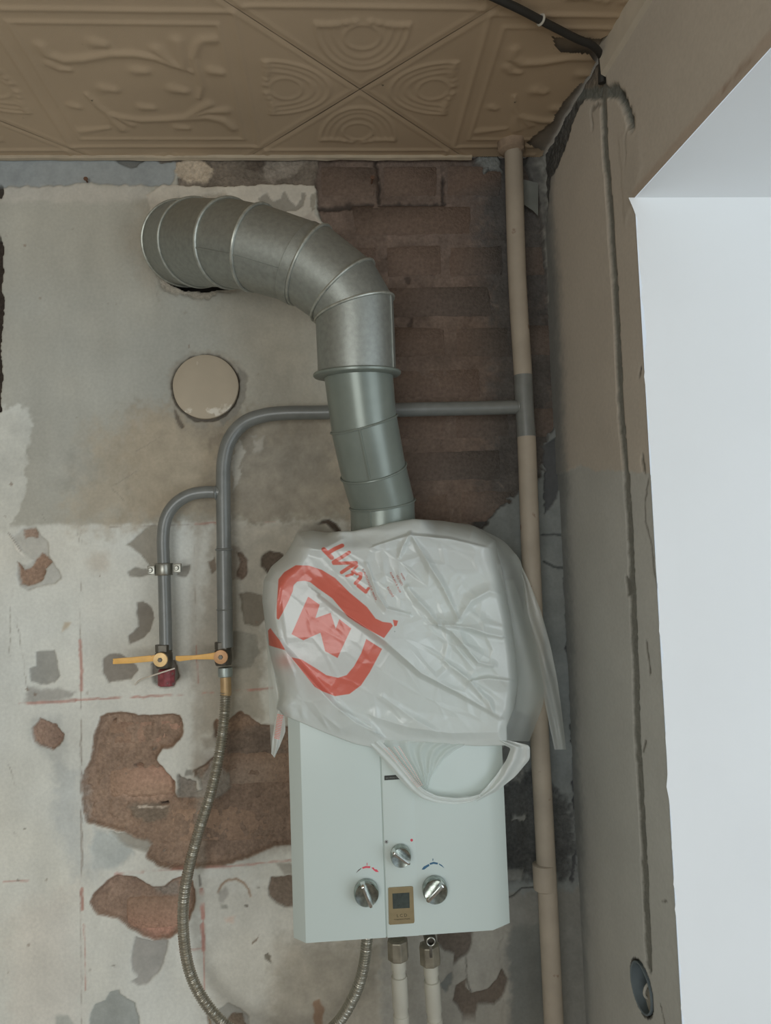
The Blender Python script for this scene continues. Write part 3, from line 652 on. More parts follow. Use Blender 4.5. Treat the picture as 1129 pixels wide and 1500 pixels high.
for q in (([(112, 118), (130, 142), (175, 158), (230, 155), (300, 142), (370, 142), (430, 152), (478, 170)], .009, .007, .0042), ([(478, 170), (505, 178), (497, 140), (488, 105)], .006, .010, .0042), ([(478, 170), (455, 150), (432, 128)], .006, .010, .004),
          ([(190, 184), (160, 180), (138, 168)], .005, .009, .0036), ([(548, 262), (556, 230), (546, 190), (532, 150), (545, 112), (560, 102), (590, 100)], .004, .009, .0036), ([(530, 190), (500, 175), (470, 160)], .004, .006, .003),
          ([(640, 346), (615, 326), (570, 315), (510, 318), (450, 322), (390, 324), (330, 316), (300, 308)], .009, .007, .0042), ([(300, 308), (270, 285), (248, 262), (238, 252)], .007, .004, .0036), ([(510, 316), (545, 296), (575, 280)], .005, .009, .004), ([(520, 314), (570, 300), (620, 298)], .005, .009, .004),
          ([(300, 312), (315, 330), (335, 348)], .005, .009, .004), ([(310, 308), (335, 322), (362, 336)], .005, .008, .0036), ([(300, 345), (260, 350), (225, 355)], .004, .009, .003),
          ([(262, 110), (285, 114)], .011, .008, .004), ([(375, 188), (400, 188)], .010, .008, .004), ([(585, 188), (608, 192)], .010, .008, .004), ([(478, 238), (508, 243)], .011, .008, .0045), ([(285, 236), (315, 240)], .011, .008, .004), ([(200, 284), (215, 288)], .008, .006, .0035), ([(392, 288), (420, 290)], .009, .007, .004), ([(490, 344), (515, 346)], .008, .006, .0035)):
    scroll(*q)
hh *= 0.8; hh += 0.0006 * fbm(A, Bv, 0.09, 3, 400)
I = np.arange(NT * NT).reshape(NT, NT)
Q4 = np.stack([I[:-1, :-1], I[:-1, 1:], I[1:, 1:], I[1:, :-1]], -1).reshape(-1, 4)
base = np.stack([PX.ravel(), QY.ravel(), -hh.ravel() - 0.004], -1)
tile_me = raw_mesh('ceiling_tile', base, Q4); tile_me.materials.append(M_tile)
broken = [tuple(p) for p in at_z(np.array([806., 812, 822, 858, 872, 900, 900, 880]), np.array([48., 62, 72, 74, 84, 130, 40, 52]), ZC)[:, :2]]
broken2 = [tuple(p) for p in at_z(np.array([770., 795, 815, 832, 850, 880, 840]), np.array([206., 186, 162, 138, 116, 140, 240]), ZC)[:, :2]]
for i in range(-6, 5):
    for j in range(-9, 3):
        if (i + j) % 2 == 0: continue
        c0 = np.array([CX[0] + i * HD, CX[1] + j * HD])
        if c0[1] - HD > 0 or c0[0] + HD < -1.8 or c0[0] - HD > 0.62: continue
        if c0[1] + HD < -1.75: continue
        vx = base[:, 0] + c0[0]; vy = base[:, 1] + c0[1]
        ur = (vx - RP[0]) * RN[0] + (vy - RP[1]) * RN[1]
        okv = (vy < 0.001) & (ur > 0.001) & (vx > -1.799)
        near = (np.hypot(c0[0] - broken[0][0], c0[1] - broken[0][1]) < 0.5)
        if okv.all() and not near: o = add('ceiling_tile', tile_me)
        else:
            cxq = vx[Q4].mean(1); cyq = vy[Q4].mean(1)
            kq = okv[Q4].all(1)
            if near:
                nz = 0.006 * fbm(cxq, cyq, 0.03, 3, 500)
                kq &= (sdf_poly(cxq + nz, cyq + nz, broken) < 0) & (sdf_poly(cxq + nz, cyq + nz, broken2) < 0)
            if kq.sum() < 30: continue
            qq = Q4[kq]; used = np.unique(qq); rem = np.zeros(len(base), int); rem[used] = np.arange(len(used))
            me = raw_mesh('ceiling_tile', base[used], rem[qq]); me.materials.append(M_tile); o = add('ceiling_tile', me)
        o.location = (c0[0], c0[1], ZC); o.parent = ceil
# plaster band where the right wall meets the ceiling
pa = on_right(np.array([884.0, 960.0]), np.array([66.0, -60.0]))
ua = float((pa[0] - RP) @ RU)
b = MB(); ring0 = []
for u in (ua, 3.0):
    p = RP + RU * u
    ring0.append([Vector(p + RN * 0.0) + Vector((0, 0, ZC - 0.045)), Vector(p + RN * 0.007) + Vector((0, 0, ZC - 0.041)), Vector(p + RN * 0.009) + Vector((0, 0, ZC + 0.003)), Vector(p) + Vector((0, 0, ZC + 0.003))])
b.loft(ring0); struct(b.obj('trim_2', mat('plaster_band', (162, 152, 136), 0.9, var=0.06, scale=30, bump=0.1), None, False))

b = MB(); rl = random.Random(12); xe = np.linspace(-1.8, float(at(690, 225, 0)[0]), 90)   # ragged pale cut edge of the tiles along the back wall
b.loft([[Vector((x, -.0005, ZC + .001)), Vector((x, -.007 - rl.uniform(0, .0015), ZC + .001)), Vector((x, -.0065 - rl.uniform(0, .001), ZC - .0085 - rl.uniform(0, .002))), Vector((x, -.0005, ZC - .010 - rl.uniform(0, .0025)))] for x in xe])
struct(b.obj('trim_3', mat('pale_tile_edge', (142, 129, 109), 0.7, var=0.12, scale=30, bump=0.15)))

# ------------------------------------------------------------------ bricks (parts of the back wall)
def add_brick(x, y, z, w, h, seed, k=1.0, rot=0.0, cap=(96, 79, 68)):
    cap = alb(cap)
    b = MB(); b.box((-w / 2, -0.004, -h / 2), (w / 2, 0.03, h / 2))
    me = raw_mesh('brick', b.v, b.f, False); bm = bmesh.new(); bm.from_mesh(me)
    bmesh.ops.bevel(bm, geom=[e for e in bm.edges], offset=0.008, segments=1, affect='EDGES')
    r = random.Random(seed)
    for v in bm.verts: v.co += Vector((r.uniform(-.004, .004), r.uniform(-.0012, .0012), r.uniform(-.003, .003)))
    for f in bm.faces: f.smooth = True
    bmesh.ops.recalc_face_normals(bm, faces=bm.faces)
    bm.to_mesh(me); bm.free(); me.materials.append(M_wall)
    tint = k * r.uniform(.98, 1.04)
    cc = []
    for i, v in enumerate(me.vertices):
        ix = min(np.searchsorted(BW.us, x + v.co.x), len(BW.us) - 1); iz = min(np.searchsorted(BW.zs, z + v.co.z), len(BW.zs) - 1)
        c_ = BW.C[max(ix - 2, 0):ix + 3, max(iz - 2, 0):iz + 3].mean((0, 1))
        if c_.sum() > cap.sum(): c_ = cap
        cc += [*np.clip(c_ * tint * np.array([1.03, 1, .97]), 0.003, .9), 1.0]
    ca = me.color_attributes.new('Col', 'FLOAT_COLOR', 'POINT'); ca.data.foreach_set('color', cc)
    ra = me.attributes.new('Rgh', 'FLOAT', 'POINT'); ra.data.foreach_set('value', [0.8] * len(me.vertices))
    o = bpy.data.objects.new('brick', me); COLL.objects.link(o); o.parent = wall
    o.location = (x, y, z); o.rotation_euler = (0, rot, 0)
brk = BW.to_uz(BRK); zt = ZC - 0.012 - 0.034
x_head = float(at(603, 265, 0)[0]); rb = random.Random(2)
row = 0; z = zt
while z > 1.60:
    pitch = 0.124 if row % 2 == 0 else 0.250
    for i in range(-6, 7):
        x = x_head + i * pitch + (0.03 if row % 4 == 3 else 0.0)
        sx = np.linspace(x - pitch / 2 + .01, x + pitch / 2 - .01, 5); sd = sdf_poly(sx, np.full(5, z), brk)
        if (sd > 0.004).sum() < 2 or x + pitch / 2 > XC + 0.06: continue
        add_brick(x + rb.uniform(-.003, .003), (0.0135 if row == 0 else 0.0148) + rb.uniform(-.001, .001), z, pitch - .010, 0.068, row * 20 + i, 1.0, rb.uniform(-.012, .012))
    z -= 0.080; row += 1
for (px, py, w_, h_, dy, k_) in ((205, 1148, .120, .060, .0150, 1.12), (232, 1340, .120, .062, .0122, 1.10), (322, 1212, .19, .066, .0172, 1.1), (382, 1128, .13, .066, .0168, 1.06), (215, 1075, .15, .05, .0182, 1.05)):
    p = at(px, py, 0.0); add_brick(float(p[0]), dy, float(p[2]), w_, h_, px, k_, 0.03, (150, 114, 93))

# ------------------------------------------------------------------ flue
M_galv = mat('galvanised_sheet', (122, 125, 120), 0.46, metal=0.72, var=0.10, scale=130, bump=0.10, bscale=420, spec=0.5)
M_flue2 = mat('grey_painted_sheet', (100, 107, 100), 0.30, metal=0.25, var=0.07, scale=25, spec=0.5)
M_bead = mat('worn_bead', (136, 138, 130), 0.38, metal=0.6, var=0.2, scale=90)
J = [  # photo x, photo y, depth, radius : joints of the upper elbow from wall to sleeve
    (264, 357, 0.055, .0760), (270, 357, -0.012, .0755), (291, 356, -0.075, .0745), (337, 357, -0.145, .0715), (377, 364, -0.178, .0690), (454, 389, -0.198, .0675), (502, 426, -0.205, .0665), (519, 453, -0.205, .0655), (523, 548, -0.195, .0640)]
fl = thing('flue_pipe', 'galvanised metal flue pipe elbowing from the wall hole down into the bagged heater', 'pipe', tuple(at(560, 790, -0.12)))
Jp = [atv(a, b_, c_) for a, b_, c_, _ in J]
def axes(pts):
    o = []
    for i in range(len(pts)):
        a = (pts[i] - pts[i - 1]).normalized() if i else None
        c = (pts[i + 1] - pts[i]).normalized() if i < len(pts) - 1 else None
        o.append(((a or c) + (c or a)).normalized())
    return o
Ja = axes(Jp)
def gore(name, i, pts, ax, rad, m, seam=None):
    b = MB(); u = Vector((0, -1, 0.02)) if abs(ax[i].y) < .9 else Vector((0, 0, 1))
    NN = 56
    a = ring(pts[i], ax[i], rad[i], NN, u); c = ring(pts[i + 1], ax[i + 1], rad[i + 1] * 0.99, NN, u)
    rings = []
    for k in range(5):
        t = k / 4; rings.append([a[j].lerp(c[j], t) for j in range(NN)])
    b.loft(rings, False)
    if seam is not None:                                        # lapped longitudinal seam
        j = seam; n1 = (a[j] - pts[i]).normalized()
        q0, q1 = a[j], c[j]; w = (a[j + 1] - a[j]) * 0.30; h = n1 * 0.0020
        b.put([q0 - h, q0 + w - h, q1 + w - h, q1 - h, q0 + h, q0 + w + h, q1 + w + h, q1 + h], [(0, 1, 2, 3), (4, 5, 6, 7), (0, 1, 5, 4), (1, 2, 6, 5), (2, 3, 7, 6), (3, 0, 4, 7)])
    return b.obj(name, m, fl)
rad = [q[3] for q in J]
for i in range(len(J) - 1): gore('elbow_segment' if i < len(J) - 2 else 'sleeve', i, Jp, Ja, rad, M_galv, 6 if i in (3, 4) else (46 if i == 7 else None))
for i in range(1, len(J) - 1): torus('seam_bead', Jp[i], Ja[i], rad[i] + 0.0008, 0.0026 if i not in (3, 4) else 0.003, M_bead, fl, 56, 8)
dn = (Jp[-1] - Jp[-2]).normalized()
lathe('flange', Jp[-1] - dn * 0.004, dn, [(0, .0640), (.001, .0695), (.003, .0715), (.006, .0712), (.008, .069), (.009, .058)], M_flue2, fl, 56)
bandp = Jp[4].lerp(Jp[5], 0.78); lathe('lap_joint', bandp, Ja[5], [(0, .0672), (.001, .0686), (.018, .0682), (.019, .067)], M_galv, fl, 56)
K = [(524, 540, -0.195, .0560), (533, 621, -0.178, .0555), (547, 690, -0.150, .0552), (560, 738, -0.125, .0552), (563, 872, -0.120, .0552)]
Kp = [atv(a, b_, c_) for a, b_, c_, _ in K]; Ka = axes(Kp); kr = [q[3] for q in K]
Ka[1] = (Ka[1] + Vector((0.12, 0.0, 0.0))).normalized()
for i in range(4): gore('pipe_segment', i, Kp, Ka, kr, M_flue2, {1: 2, 3: 4}.get(i))
for i in (1, 2, 3): torus('seam_bead', Kp[i], Ka[i], kr[i] + 0.0008, 0.0018, M_flue2, fl, 56, 8)

# blind plaster cap on the wall
cp = atv(301, 566.5, -0.004)
M_cap = mat('cap_plaster', (145, 134, 116), 0.85, var=0.06, scale=14, bump=0.15, spots=((176, 168, 152), 0.62, 22.0))
b = MB(); rcap = 0.0605
pr = [(0.012, rcap * .985), (0.001, rcap), (-0.001, rcap * .99), (-0.002, rcap * .96), (-0.0022, rcap * .6), (-0.0022, 0.004)]
b.loft([[cp + Vector((math.cos(a) * r * (1 + .008 * math.sin(3 * a + 1) + .005 * math.sin(7 * a)), h, math.sin(a) * r)) for a in np.linspace(0, 2 * math.pi, 64, endpoint=False)] for h, r in pr])
tag(b.obj('vent_cap', M_cap), 'round plaster-covered blind cap set in the wall below the flue elbow', 'cap')

# ------------------------------------------------------------------ gas pipework
M_pipe = mat('grey_gloss_paint', (93, 95, 92), 0.30, var=0.10, scale=50, bump=0.06, bscale=90, spec=0.6)
M_riser = mat('flaking_cream_paint', (134, 124, 110), 0.6, var=0.10, scale=18, bump=0.25, bscale=70, spots=((112, 88, 70), 0.66, 26.0))
gp = thing('gas_pipe', 'grey and cream painted steel gas pipe: tall riser with a bent branch and two drops', 'pipe', tuple(at(768, 594, -0.05)))
rp = [atv(750, 190, -.050), atv(752, 225, -.050), atv(757, 400, -.050), atv(766, 550, -.050)]
rp2 = [rp[-1], atv(768, 596, -.050), atv(771, 640, -.050)]
rp3 = [rp2[-1], atv(781, 900, -.052), atv(799, 1250, -.056), atv(811, 1500, -.058)]
rp3.append(rp3[-1] + (rp3[-1] - rp3[-2]) * 4.2)
rp3[-1].z = 0.0
r1 = tube('riser', rp, .0168, M_riser, gp, .02, 28); r1['label'] = 'cream painted flaking upper riser'
tube('riser_tee', rp2, .0170, M_pipe, gp, .02, 28)['label'] = 'grey painted welded tee'
r3 = tube('riser', rp3, .0170, M_riser, gp, .03, 28); r3['label'] = 'cream painted lower riser'
lathe('riser_socket', atv(797, 1283, -.056), (0, 0, 1), [(-.024, .0172), (-.022, .0196), (.020, .0200), (.022, .0172)], M_riser, gp, 28)
b = MB(); c0 = atv(749, 215, -.050); rr2 = random.Random(4)
b.loft([[c0 + Vector((math.cos(a) * r * rr2.uniform(.9, 1.1), math.sin(a) * r * rr2.uniform(.9, 1.1), h)) for a in np.linspace(0, 2 * math.pi, 18, endpoint=False)] for h, r in ((-.012, .0175), (-.008, .024), (.006, .027), (.02, .026), (.04, .02))])
b.obj('ceiling_collar', mat('collar_mortar', (124, 106, 88), 0.9, var=0.2, scale=60, bump=0.6), gp)
bx = [atv(764, 596, -.050), atv(700, 598, -.045), atv(600, 600, -.040), atv(480, 604, -.036), atv(420, 605, -.035), atv(385, 609, -.035), atv(357, 620, -.035), atv(337, 643, -.035), atv(328, 675, -.035), atv(327, 720, -.035), atv(328, 800, -.036)]
tube('branch_pipe', bx, .0131, M_pipe, gp, .006, 24)
tube('drop_pipe', [bx[-1], atv(329, 870, -.037), atv(330, 948, -.038)], .0137, M_pipe, gp, .02, 24)
torus('weld_bead', atv(328, 805, -.036), (0.01, 0, 1), .0138, .0022, M_pipe, gp, 28, 8)
torus('weld_bead', atv(329, 893, -.037), (0.01, 0, 1), .0136, .0014, M_pipe, gp, 28, 8)
torus('weld_bead', atv(758, 596, -.049), (1, 0, 0.03), .0132, .0024, M_pipe, gp, 28, 8)
torus('weld_bead', atv(316, 722, -.035), (1, 0, 0.03), .0112, .0022, M_pipe, gp, 24, 8)
sd_ = [atv(322, 721, -.035), atv(300, 721, -.035), atv(278, 725, -.035), atv(258, 737, -.035), atv(244, 757, -.035), atv(239, 785, -.035), atv(240, 830, -.035), atv(242, 900, -.036), atv(243, 952, -.037)]
tube('side_drop_pipe', sd_, .0112, M_pipe, gp, .006, 22)

# clamp on the side drop
M_zinc = mat('zinc_plated', (122, 121, 113), 0.33, metal=0.8, var=0.12, scale=80)
M_dark = mat('dark_bore', (30, 29, 27), 0.7)
cl = thing('pipe_clamp', 'zinc pipe clamp screwed round the thin left gas drop', 'clamp', tuple(at(240, 833, -.035)))
cc = atv(240, 834, -.035)
lathe('band', cc, (0.01, 0, 1), [(-.0110, .0118), (-.0105, .0160), (-.008, .0150), (.008, .0150), (.0105, .0162), (.0112, .0118)], M_zinc, cl, 32)
for sx, px in ((-1, 222), (1, 260)):
    e = atv(px, 835 if sx < 0 else 832, -.035)
    b = MB(); b.box((e.x - .006, e.y - .007, e.z - .008), (e.x + .007, e.y - .004, e.z + .008)); b.box((e.x - .006, e.y + .001, e.z - .008), (e.x + .007, e.y + .004, e.z + .008)); b.obj('ear', M_zinc, cl, True, .0012)
    sw = lathe('screw', e + Vector((0, -.007, 0)), (0, -1, 0), [(0, .0044), (.002, .0042), (.003, .003)], M_zinc, cl, 16)
    b = MB(); b.box((e.x - .003, e.y - .0105, e.z - .0005), (e.x + .003, e.y - .0098, e.z + .0005)); b.obj('slot', M_dark, sw)
lathe('mounting_bolt', Vector((cc.x, 0.01, cc.z)), (0, -1, 0), [(0, .004), (.036, .004)], M_zinc, cl, 12)

# ball valves
M_vbody = mat('blackened_brass', (74, 70, 62), 0.42, metal=0.5, var=0.25, scale=90)
M_lever = mat('yellow_lever', (206, 146, 62), 0.45, var=0.10, scale=60, spots=((150, 116, 66), 0.66, 60.0))
M_hub = mat('tarnished_hub', (190, 158, 104), 0.45, metal=0.3, var=0.12, scale=70)
M_hub2 = mat('brown_hub', (158, 118, 78), 0.45, metal=0.3, var=0.12, scale=70)
M_union = mat('union_steel', (126, 134, 130), 0.4, metal=0.5, var=0.15, scale=80)
def valve(name, label, cx, cyp, lever, hubm):
    o = thing(name, label, 'valve', tuple(at(cx, cyp, -.038)), 'yellow lever gas valves')
    c = atv(cx, cyp, -.038)
    lathe('hex_nut', c + Vector((0, 0, .011)), (0, 0, 1), [(0, .0150), (.013, .0150)], M_vbody, o, 6, .5, .001, False)
    lathe('body', c, (0, 0, 1), [(-.017, .0135), (-.012, .0150), (0, .0155), (.009, .0150), (.012, .0125)], M_vbody, o, 24)
    hb = lathe('hub', c + Vector((-.001, -.013, .0)), (0, -1, 0), [(0, .0085), (.006, .0085), (.0065, .0125), (.0105, .0120), (.011, .0085), (.0115, .0045)], hubm, o, 28)
    lathe('screw', c + Vector((-.001, -.0243, .0)), (0, -1, 0), [(0, .0042), (.0015, .0042), (.002, .0036)], M_vbody, hb, 6)
    b = MB(); Yl = c.y - .0215
    prism(b, lever, Yl, .0035); b.obj('lever', M_lever, o, True, .001)
    return o, c
v1, c1 = valve('gas_valve', 'closed gas valve with red end plug, yellow lever pointing left over a dark patch', 240, 964, [(232, 959), (222, 960), (190, 963), (165, 965), (165, 973), (190, 972), (222, 969), (234, 969)], M_hub)
lathe('end_plug', atv(244, 992, -.038), (0.02, 0, 1), [(-.015, .0130), (-.013, .0150), (.012, .0150), (.015, .012)], mat('maroon_plug', (116, 52, 56), 0.55, var=0.3, scale=120, spots=((96, 80, 74), 0.56, 90.0)), v1, 10, 0, 0.001, False)['label'] = 'maroon red end plug'
tube('thread_tail', [atv(256, 979, -.055), atv(240, 984, -.057), atv(222, 990, -.045), atv(205, 996, -.02), atv(198, 1003, -.004)], .0013, mat('white_thread', (176, 168, 156), 0.8), v1, .006, 8)
v2, c2 = valve('gas_valve', 'gas valve feeding the corrugated hose, its yellow lever reaching the other valve', 327, 960, [(318, 955), (308, 957), (285, 960), (257, 961), (257, 967), (262, 969), (285, 966), (308, 966), (320, 967)], M_hub2)
lathe('union_nut', atv(330, 986, -.038), (0, 0, 1), [(-.007, .0105), (-.005, .0128), (.004, .0132), (.010, .0125)], M_union, v2, 24)

# corrugated gas hose
M_hose = mat('stainless_hose', (142, 138, 127), 0.36, metal=0.8, var=0.06, scale=60)
M_brass = mat('dull_brass_ferrule', (150, 124, 86), 0.45, metal=0.4, var=0.1, scale=70)
hs = thing('gas_hose', 'corrugated stainless gas hose looping from the valve to the heater underside', 'hose', tuple(at(330, 990, -.04)))
lathe('ferrule', atv(331, 1019, -.040), (0, 0, 1), [(0, .0090), (.004, .0096), (.030, .0096), (.036, .0090)], M_brass, hs, 24)
hp = [atv(330, 1014, -.040), atv(329, 1045, -.042), atv(322, 1100, -.050), atv(309, 1160, -.058), atv(292, 1215, -.062), atv(277, 1270, -.062), atv(269, 1320, -.060), atv(269, 1370, -.060), atv(277, 1420, -.062), atv(296, 1462, -.066), atv(328, 1500, -.072), atv(380, 1535, -.082), atv(440, 1537, -.092), atv(490, 1503, -.098), atv(518, 1460, -.102), atv(532, 1418, -.104), atv(538, 1370, -.104), atv(539, 1340, -.104)]
b = MB(); path = spline(hp, .00095)
b.loft(tube_rings(path, lambda L: .0088 + .0012 * math.sin(2 * math.pi * L / .0042), 16)); b.obj('corrugated_tube', M_hose, hs)

# ------------------------------------------------------------------ water heater
M_enamel = mat('white_enamel', (0.61, 0.685, 0.65), 0.32, lin=True, var=0.01, scale=6, spec=0.5)
M_enamel2 = mat('white_enamel_strip', (0.62, 0.695, 0.66), 0.28, lin=True, var=0.01, scale=6, spec=0.5)
M_chrome = mat('worn_darkened_chrome', (0.34, 0.37, 0.34), 0.18, metal=1.0, lin=True, var=0.35, scale=160)  # worn dial chrome, darkened in colour to stand in for reflections
M_chrome2 = mat('bright_chrome', (0.70, 0.71, 0.68), 0.14, metal=1.0, lin=True, var=0.2, scale=160)
YF, YS = -0.200, -0.181
hl = float(at(430, 1373, YS)[0]); hr = float(at(747, 1360, YS)[0]); hb_ = float(at(560, 1374, YF)[2]); ht = float(at(560, 842, YF)[2])
hx0 = float(at(448, 1381, YF)[0]); hx1 = float(at(722, 1365, YF)[0]); sx0 = float(at(566.5, 1378, YF)[0]); sx1 = float(at(613.5, 1375, YF)[0])
wh = thing('water_heater', 'white wall-hung gas water heater with chrome knobs, half covered by a bag', 'water heater', ((hl + hr) / 2, -0.1, hb_))
b = MB(); b.box((hl + .003, -0.165, hb_ + .003), (hr - .003, -0.012, ht)); b.obj('casing', M_enamel, wh, True, .003)
prof = [(hl, -.150), (hl, YS), (hx0, YF), (sx0 - .0012, YF), (sx0 - .0006, YF + .0022), (sx0 + .0006, YF + .0022), (sx0 + .0010, YF - .0006), (sx1 - .001, YF - .0006), (sx1, YF - .0002), (sx1 + .0015, YF), (hx1, YF), (hr, YS), (hr, -.150)]
b = MB(); b.loft([[Vector((x, y, z)) for x, y in prof] for z in (hb_, ht)]); b.obj('front_cover', M_enamel, wh, True, .0008)
YB = YF - .0006
b = MB(); prism(b, [(563, 1136.5), (592, 1134.5), (592.5, 1141), (563, 1143)], YB - .0008, .001)
npl = b.obj('nameplate', mat('black_plate', (38, 39, 36), 0.35), wh)
b = MB(); rn = random.Random(8)
for k in range(14):
    x = 565 + k * 1.9; y = 1139.8 - k * .12
    b_ = [(x, y - 1.3), (x + rn.uniform(.5, 1.3), y - 1.3), (x + rn.uniform(.5, 1.3), y + 1.2), (x, y + 1.2)]; prism(b, b_, YB - .0011, .0004)
b.obj('lettering', mat('grey_lettering', (96, 98, 92), 0.4), npl)
M_gold = mat('gold_plate', (120, 106, 76), 0.4, metal=0.35, var=0.06, scale=120)
b = MB(); prism(b, [(568.5, 1301.5), (570, 1300.5), (603, 1298.5), (605, 1299.5), (607, 1350), (606, 1352.5), (571, 1355), (569.5, 1353.5)], YB - .0016, .0018)
lp = b.obj('display_panel', M_gold, wh, False, .0004)
b = MB(); prism(b, [(574.5, 1309), (599.5, 1307.5), (600, 1330), (575.5, 1331.3)], YB - .0019, .0006)
b.obj('screen', mat('lcd_screen', (52, 58, 55), 0.2, var=0.2, scale=200), lp)
M_ink = mat('black_ink', (44, 38, 26), 0.6)
def flat_text(body, name, px, py, size_px, Y, m, parent, sx=1.0, rot=0.0):
    me = text_mesh(body, name); n_ = len(me.vertices); co = np.zeros(n_ * 3); me.vertices.foreach_get('co', co); co = co.reshape(-1, 3)
    x = co[:, 0] * size_px * sx; y = -co[:, 1] * size_px
    c_, s_ = math.cos(rot), math.sin(rot)
    w = at(px + x * c_ - y * s_, py + x * s_ + y * c_, np.full(n_, Y))
    me.vertices.foreach_set('co', w.astype(np.float32).ravel()); me.update()
    me.materials.clear(); return add(name, me, m, parent)
flat_text('L C D', 'lettering', 588.5, 1341.2, 6.2, YB - .0018, M_ink, lp, 1.0, -.06)
flat_text('Temperature Display', 'small_lettering', 588.7, 1346.4, 2.7, YB - .0018, M_ink, lp, 1.02, -.07)
M_redm = mat('red_mark', (176, 58, 72), 0.4); M_blue = mat('blue_mark', (44, 84, 110), 0.4); M_grym = mat('dark_mark', (84, 72, 70), 0.4)
def C3(p): return cr(500, 1210, 6.641, p)
def marks(name, polys, m, Y=YF - .0004):
    b = MB()
    for q in polys: prism(b, C3(q), Y, .0006)
    return b.obj(name, m, wh, False)
marks('dial_scale', [[(202, 402), (238, 390), (282, 392), (278, 410), (238, 408), (206, 417)], [(291, 405), (314, 404), (322, 420), (346, 424), (362, 448), (334, 446), (316, 432)], [(247, 358), (253, 362), (252, 384), (247, 384)]], M_redm)
marks('dial_scale', [[(143, 458), (164, 428), (194, 408), (190, 418), (168, 436)]], M_grym)
marks('dial_scale', [[(780, 424), (800, 396), (850, 370), (857, 386), (820, 412), (805, 424)], [(858, 362), (895, 350), (938, 358), (934, 374), (895, 368), (862, 378)], [(948, 365), (976, 380), (1000, 408), (984, 398), (950, 376)], [(887, 316), (894, 320), (892, 338), (886, 338)]], M_blue)
marks('off_mark', [[(683 + 13 * math.cos(a), 138 + 14 * math.sin(a)) for a in np.linspace(0, 5.6, 10)]], M_redm, YB - .0004)
star = []
for k in range(4):
    a = k * math.pi / 4 + .1; dx, dy = math.cos(a), math.sin(a)
    star.append([(437 + 20 * dx - 1.8 * dy, 154 + 20 * dy + 1.8 * dx), (437 + 20 * dx + 1.8 * dy, 154 + 20 * dy - 1.8 * dx), (437 - 20 * dx + 1.8 * dy, 154 - 20 * dy - 1.8 * dx), (437 - 20 * dx - 1.8 * dy, 154 - 20 * dy + 1.8 * dx)])
marks('spark_mark', star, M_grym, YB - .0004)
def knob(lab, cx, cy, rp_, a0, a1):
    c = atv(cx, cy, YF - .001); r = rp_ * 1.18 / F
    kb = lathe('knob', c, (0, -1, 0), [(0, r * 1.02), (.003, r * 1.03), (.010, r), (.013, r * .97), (.0145, r * .90), (.0135, r * .55), (.0132, .001)], M_chrome, wh, 40); kb['label'] = lab
    d = (atv(a1[0], a1[1], YF) - atv(a0[0], a0[1], YF)); L = d.length; d.normalize(); n = Vector((0, -1, 0)); s = d.cross(n)
    mid = (atv(a0[0], a0[1], YF - .013) + atv(a1[0], a1[1], YF - .013)) / 2
    w = r * .26; b = MB()
    sec = []
    for t, ww, h in ((-.5, w * .7, .010), (-.42, w, .0125), (0, w * 1.0, .0125), (.42, w * .9, .0125), (.5, w * .6, .010)):
        q = mid + d * (t * L); sec.append([q - s * ww + n * -.002, q - s * ww * .55 + n * h, q + s * ww * .55 + n * h, q + s * ww + n * -.002])
    b.loft(sec); b.obj('grip', M_chrome2, kb, True, .0012)
    return kb
k6 = 6.641
kp = lambda x, y: (500 + x / k6, 1210 + y / k6)
knob('upper chrome knob', *kp(574, 275), 14.6, kp(492, 232), kp(662, 348))
knob('left chrome knob', *kp(241, 634), 17.4, kp(200, 545), kp(290, 768))
knob('right chrome knob', *kp(905, 605), 17.8, kp(985, 540), kp(825, 712))
# fittings under the heater
for px, s in ((583, 1), (632, 1)):
    p = atv(px, 1388, -.115); lathe('connector', Vector((p.x, p.y, hb_ - .012)), (0, 0, 1), [(0, .009), (.03, .009)], M_vbody, wh, 16)
pd = atv(630.5, 1378, -.150)
lathe('relief_valve', pd, (0, -1, 0), [(-.02, .010), (0, .0095), (.002, .008), (.0022, .0062), (-.004, .0058), (-.004, .001)], M_vbody, wh, 24)
torus('relief_ring', pd + Vector((0, -.003, 0)), (0, -1, 0), .0064, .0014, M_zinc, wh, 28, 8)
b = MB(); b.box((pd.x - .0025, pd.y - .002, pd.z - .026), (pd.x + .002, pd.y + .003, pd.z - .008)); b.obj('drain_pin', M_vbody, wh, True, .0006)

M_plast = mat('white_plastic_pipe', (146, 143, 131), 0.45, var=0.05, scale=30, spots=((128, 112, 90), 0.68, 40.0))
M_nut = mat('tarnished_nut', (112, 106, 92), 0.4, metal=0.5, var=0.2, scale=70)
def water_pipe(lab, px, py, pxb):
    t = thing('water_pipe', lab, 'pipe', tuple(at(px, py, -.115)), 'white plastic water pipes under the heater')
    p = atv(px, py, -.115); q = atv(pxb, 1500, -.115); ax = (q - p).normalized()
    lathe('union_nut', p + ax * -.004, ax, [(-.022, .0125), (-.020, .0175), (.010, .0180), (.012, .0145)], M_nut, t, 8, .2, .0015, False)
    lathe('fitting', p + ax * .006, ax, [(0, .0125), (.018, .0125), (.019, .0110), (.028, .0110), (.029, .0133), (.078, .0133), (.081, .0118), (.090, .0118), (.091, .0130), (.112, .0130), (.114, .0100)], M_plast, t, 28)
    e = p + ax * .118
    tube('pipe', [e, e + ax * .12, e + ax * .22 + Vector((0, .004, 0)), e + ax * .27 + Vector((0, .05, 0)), e + ax * .275 + Vector((0, .13, 0))], .0102, M_plast, t, .012, 20)
water_pipe('left white plastic water pipe, the one nearer the steel hose', 583, 1398, 588)
water_pipe('right white plastic water pipe, directly under the relief valve ring', 630, 1405, 637)

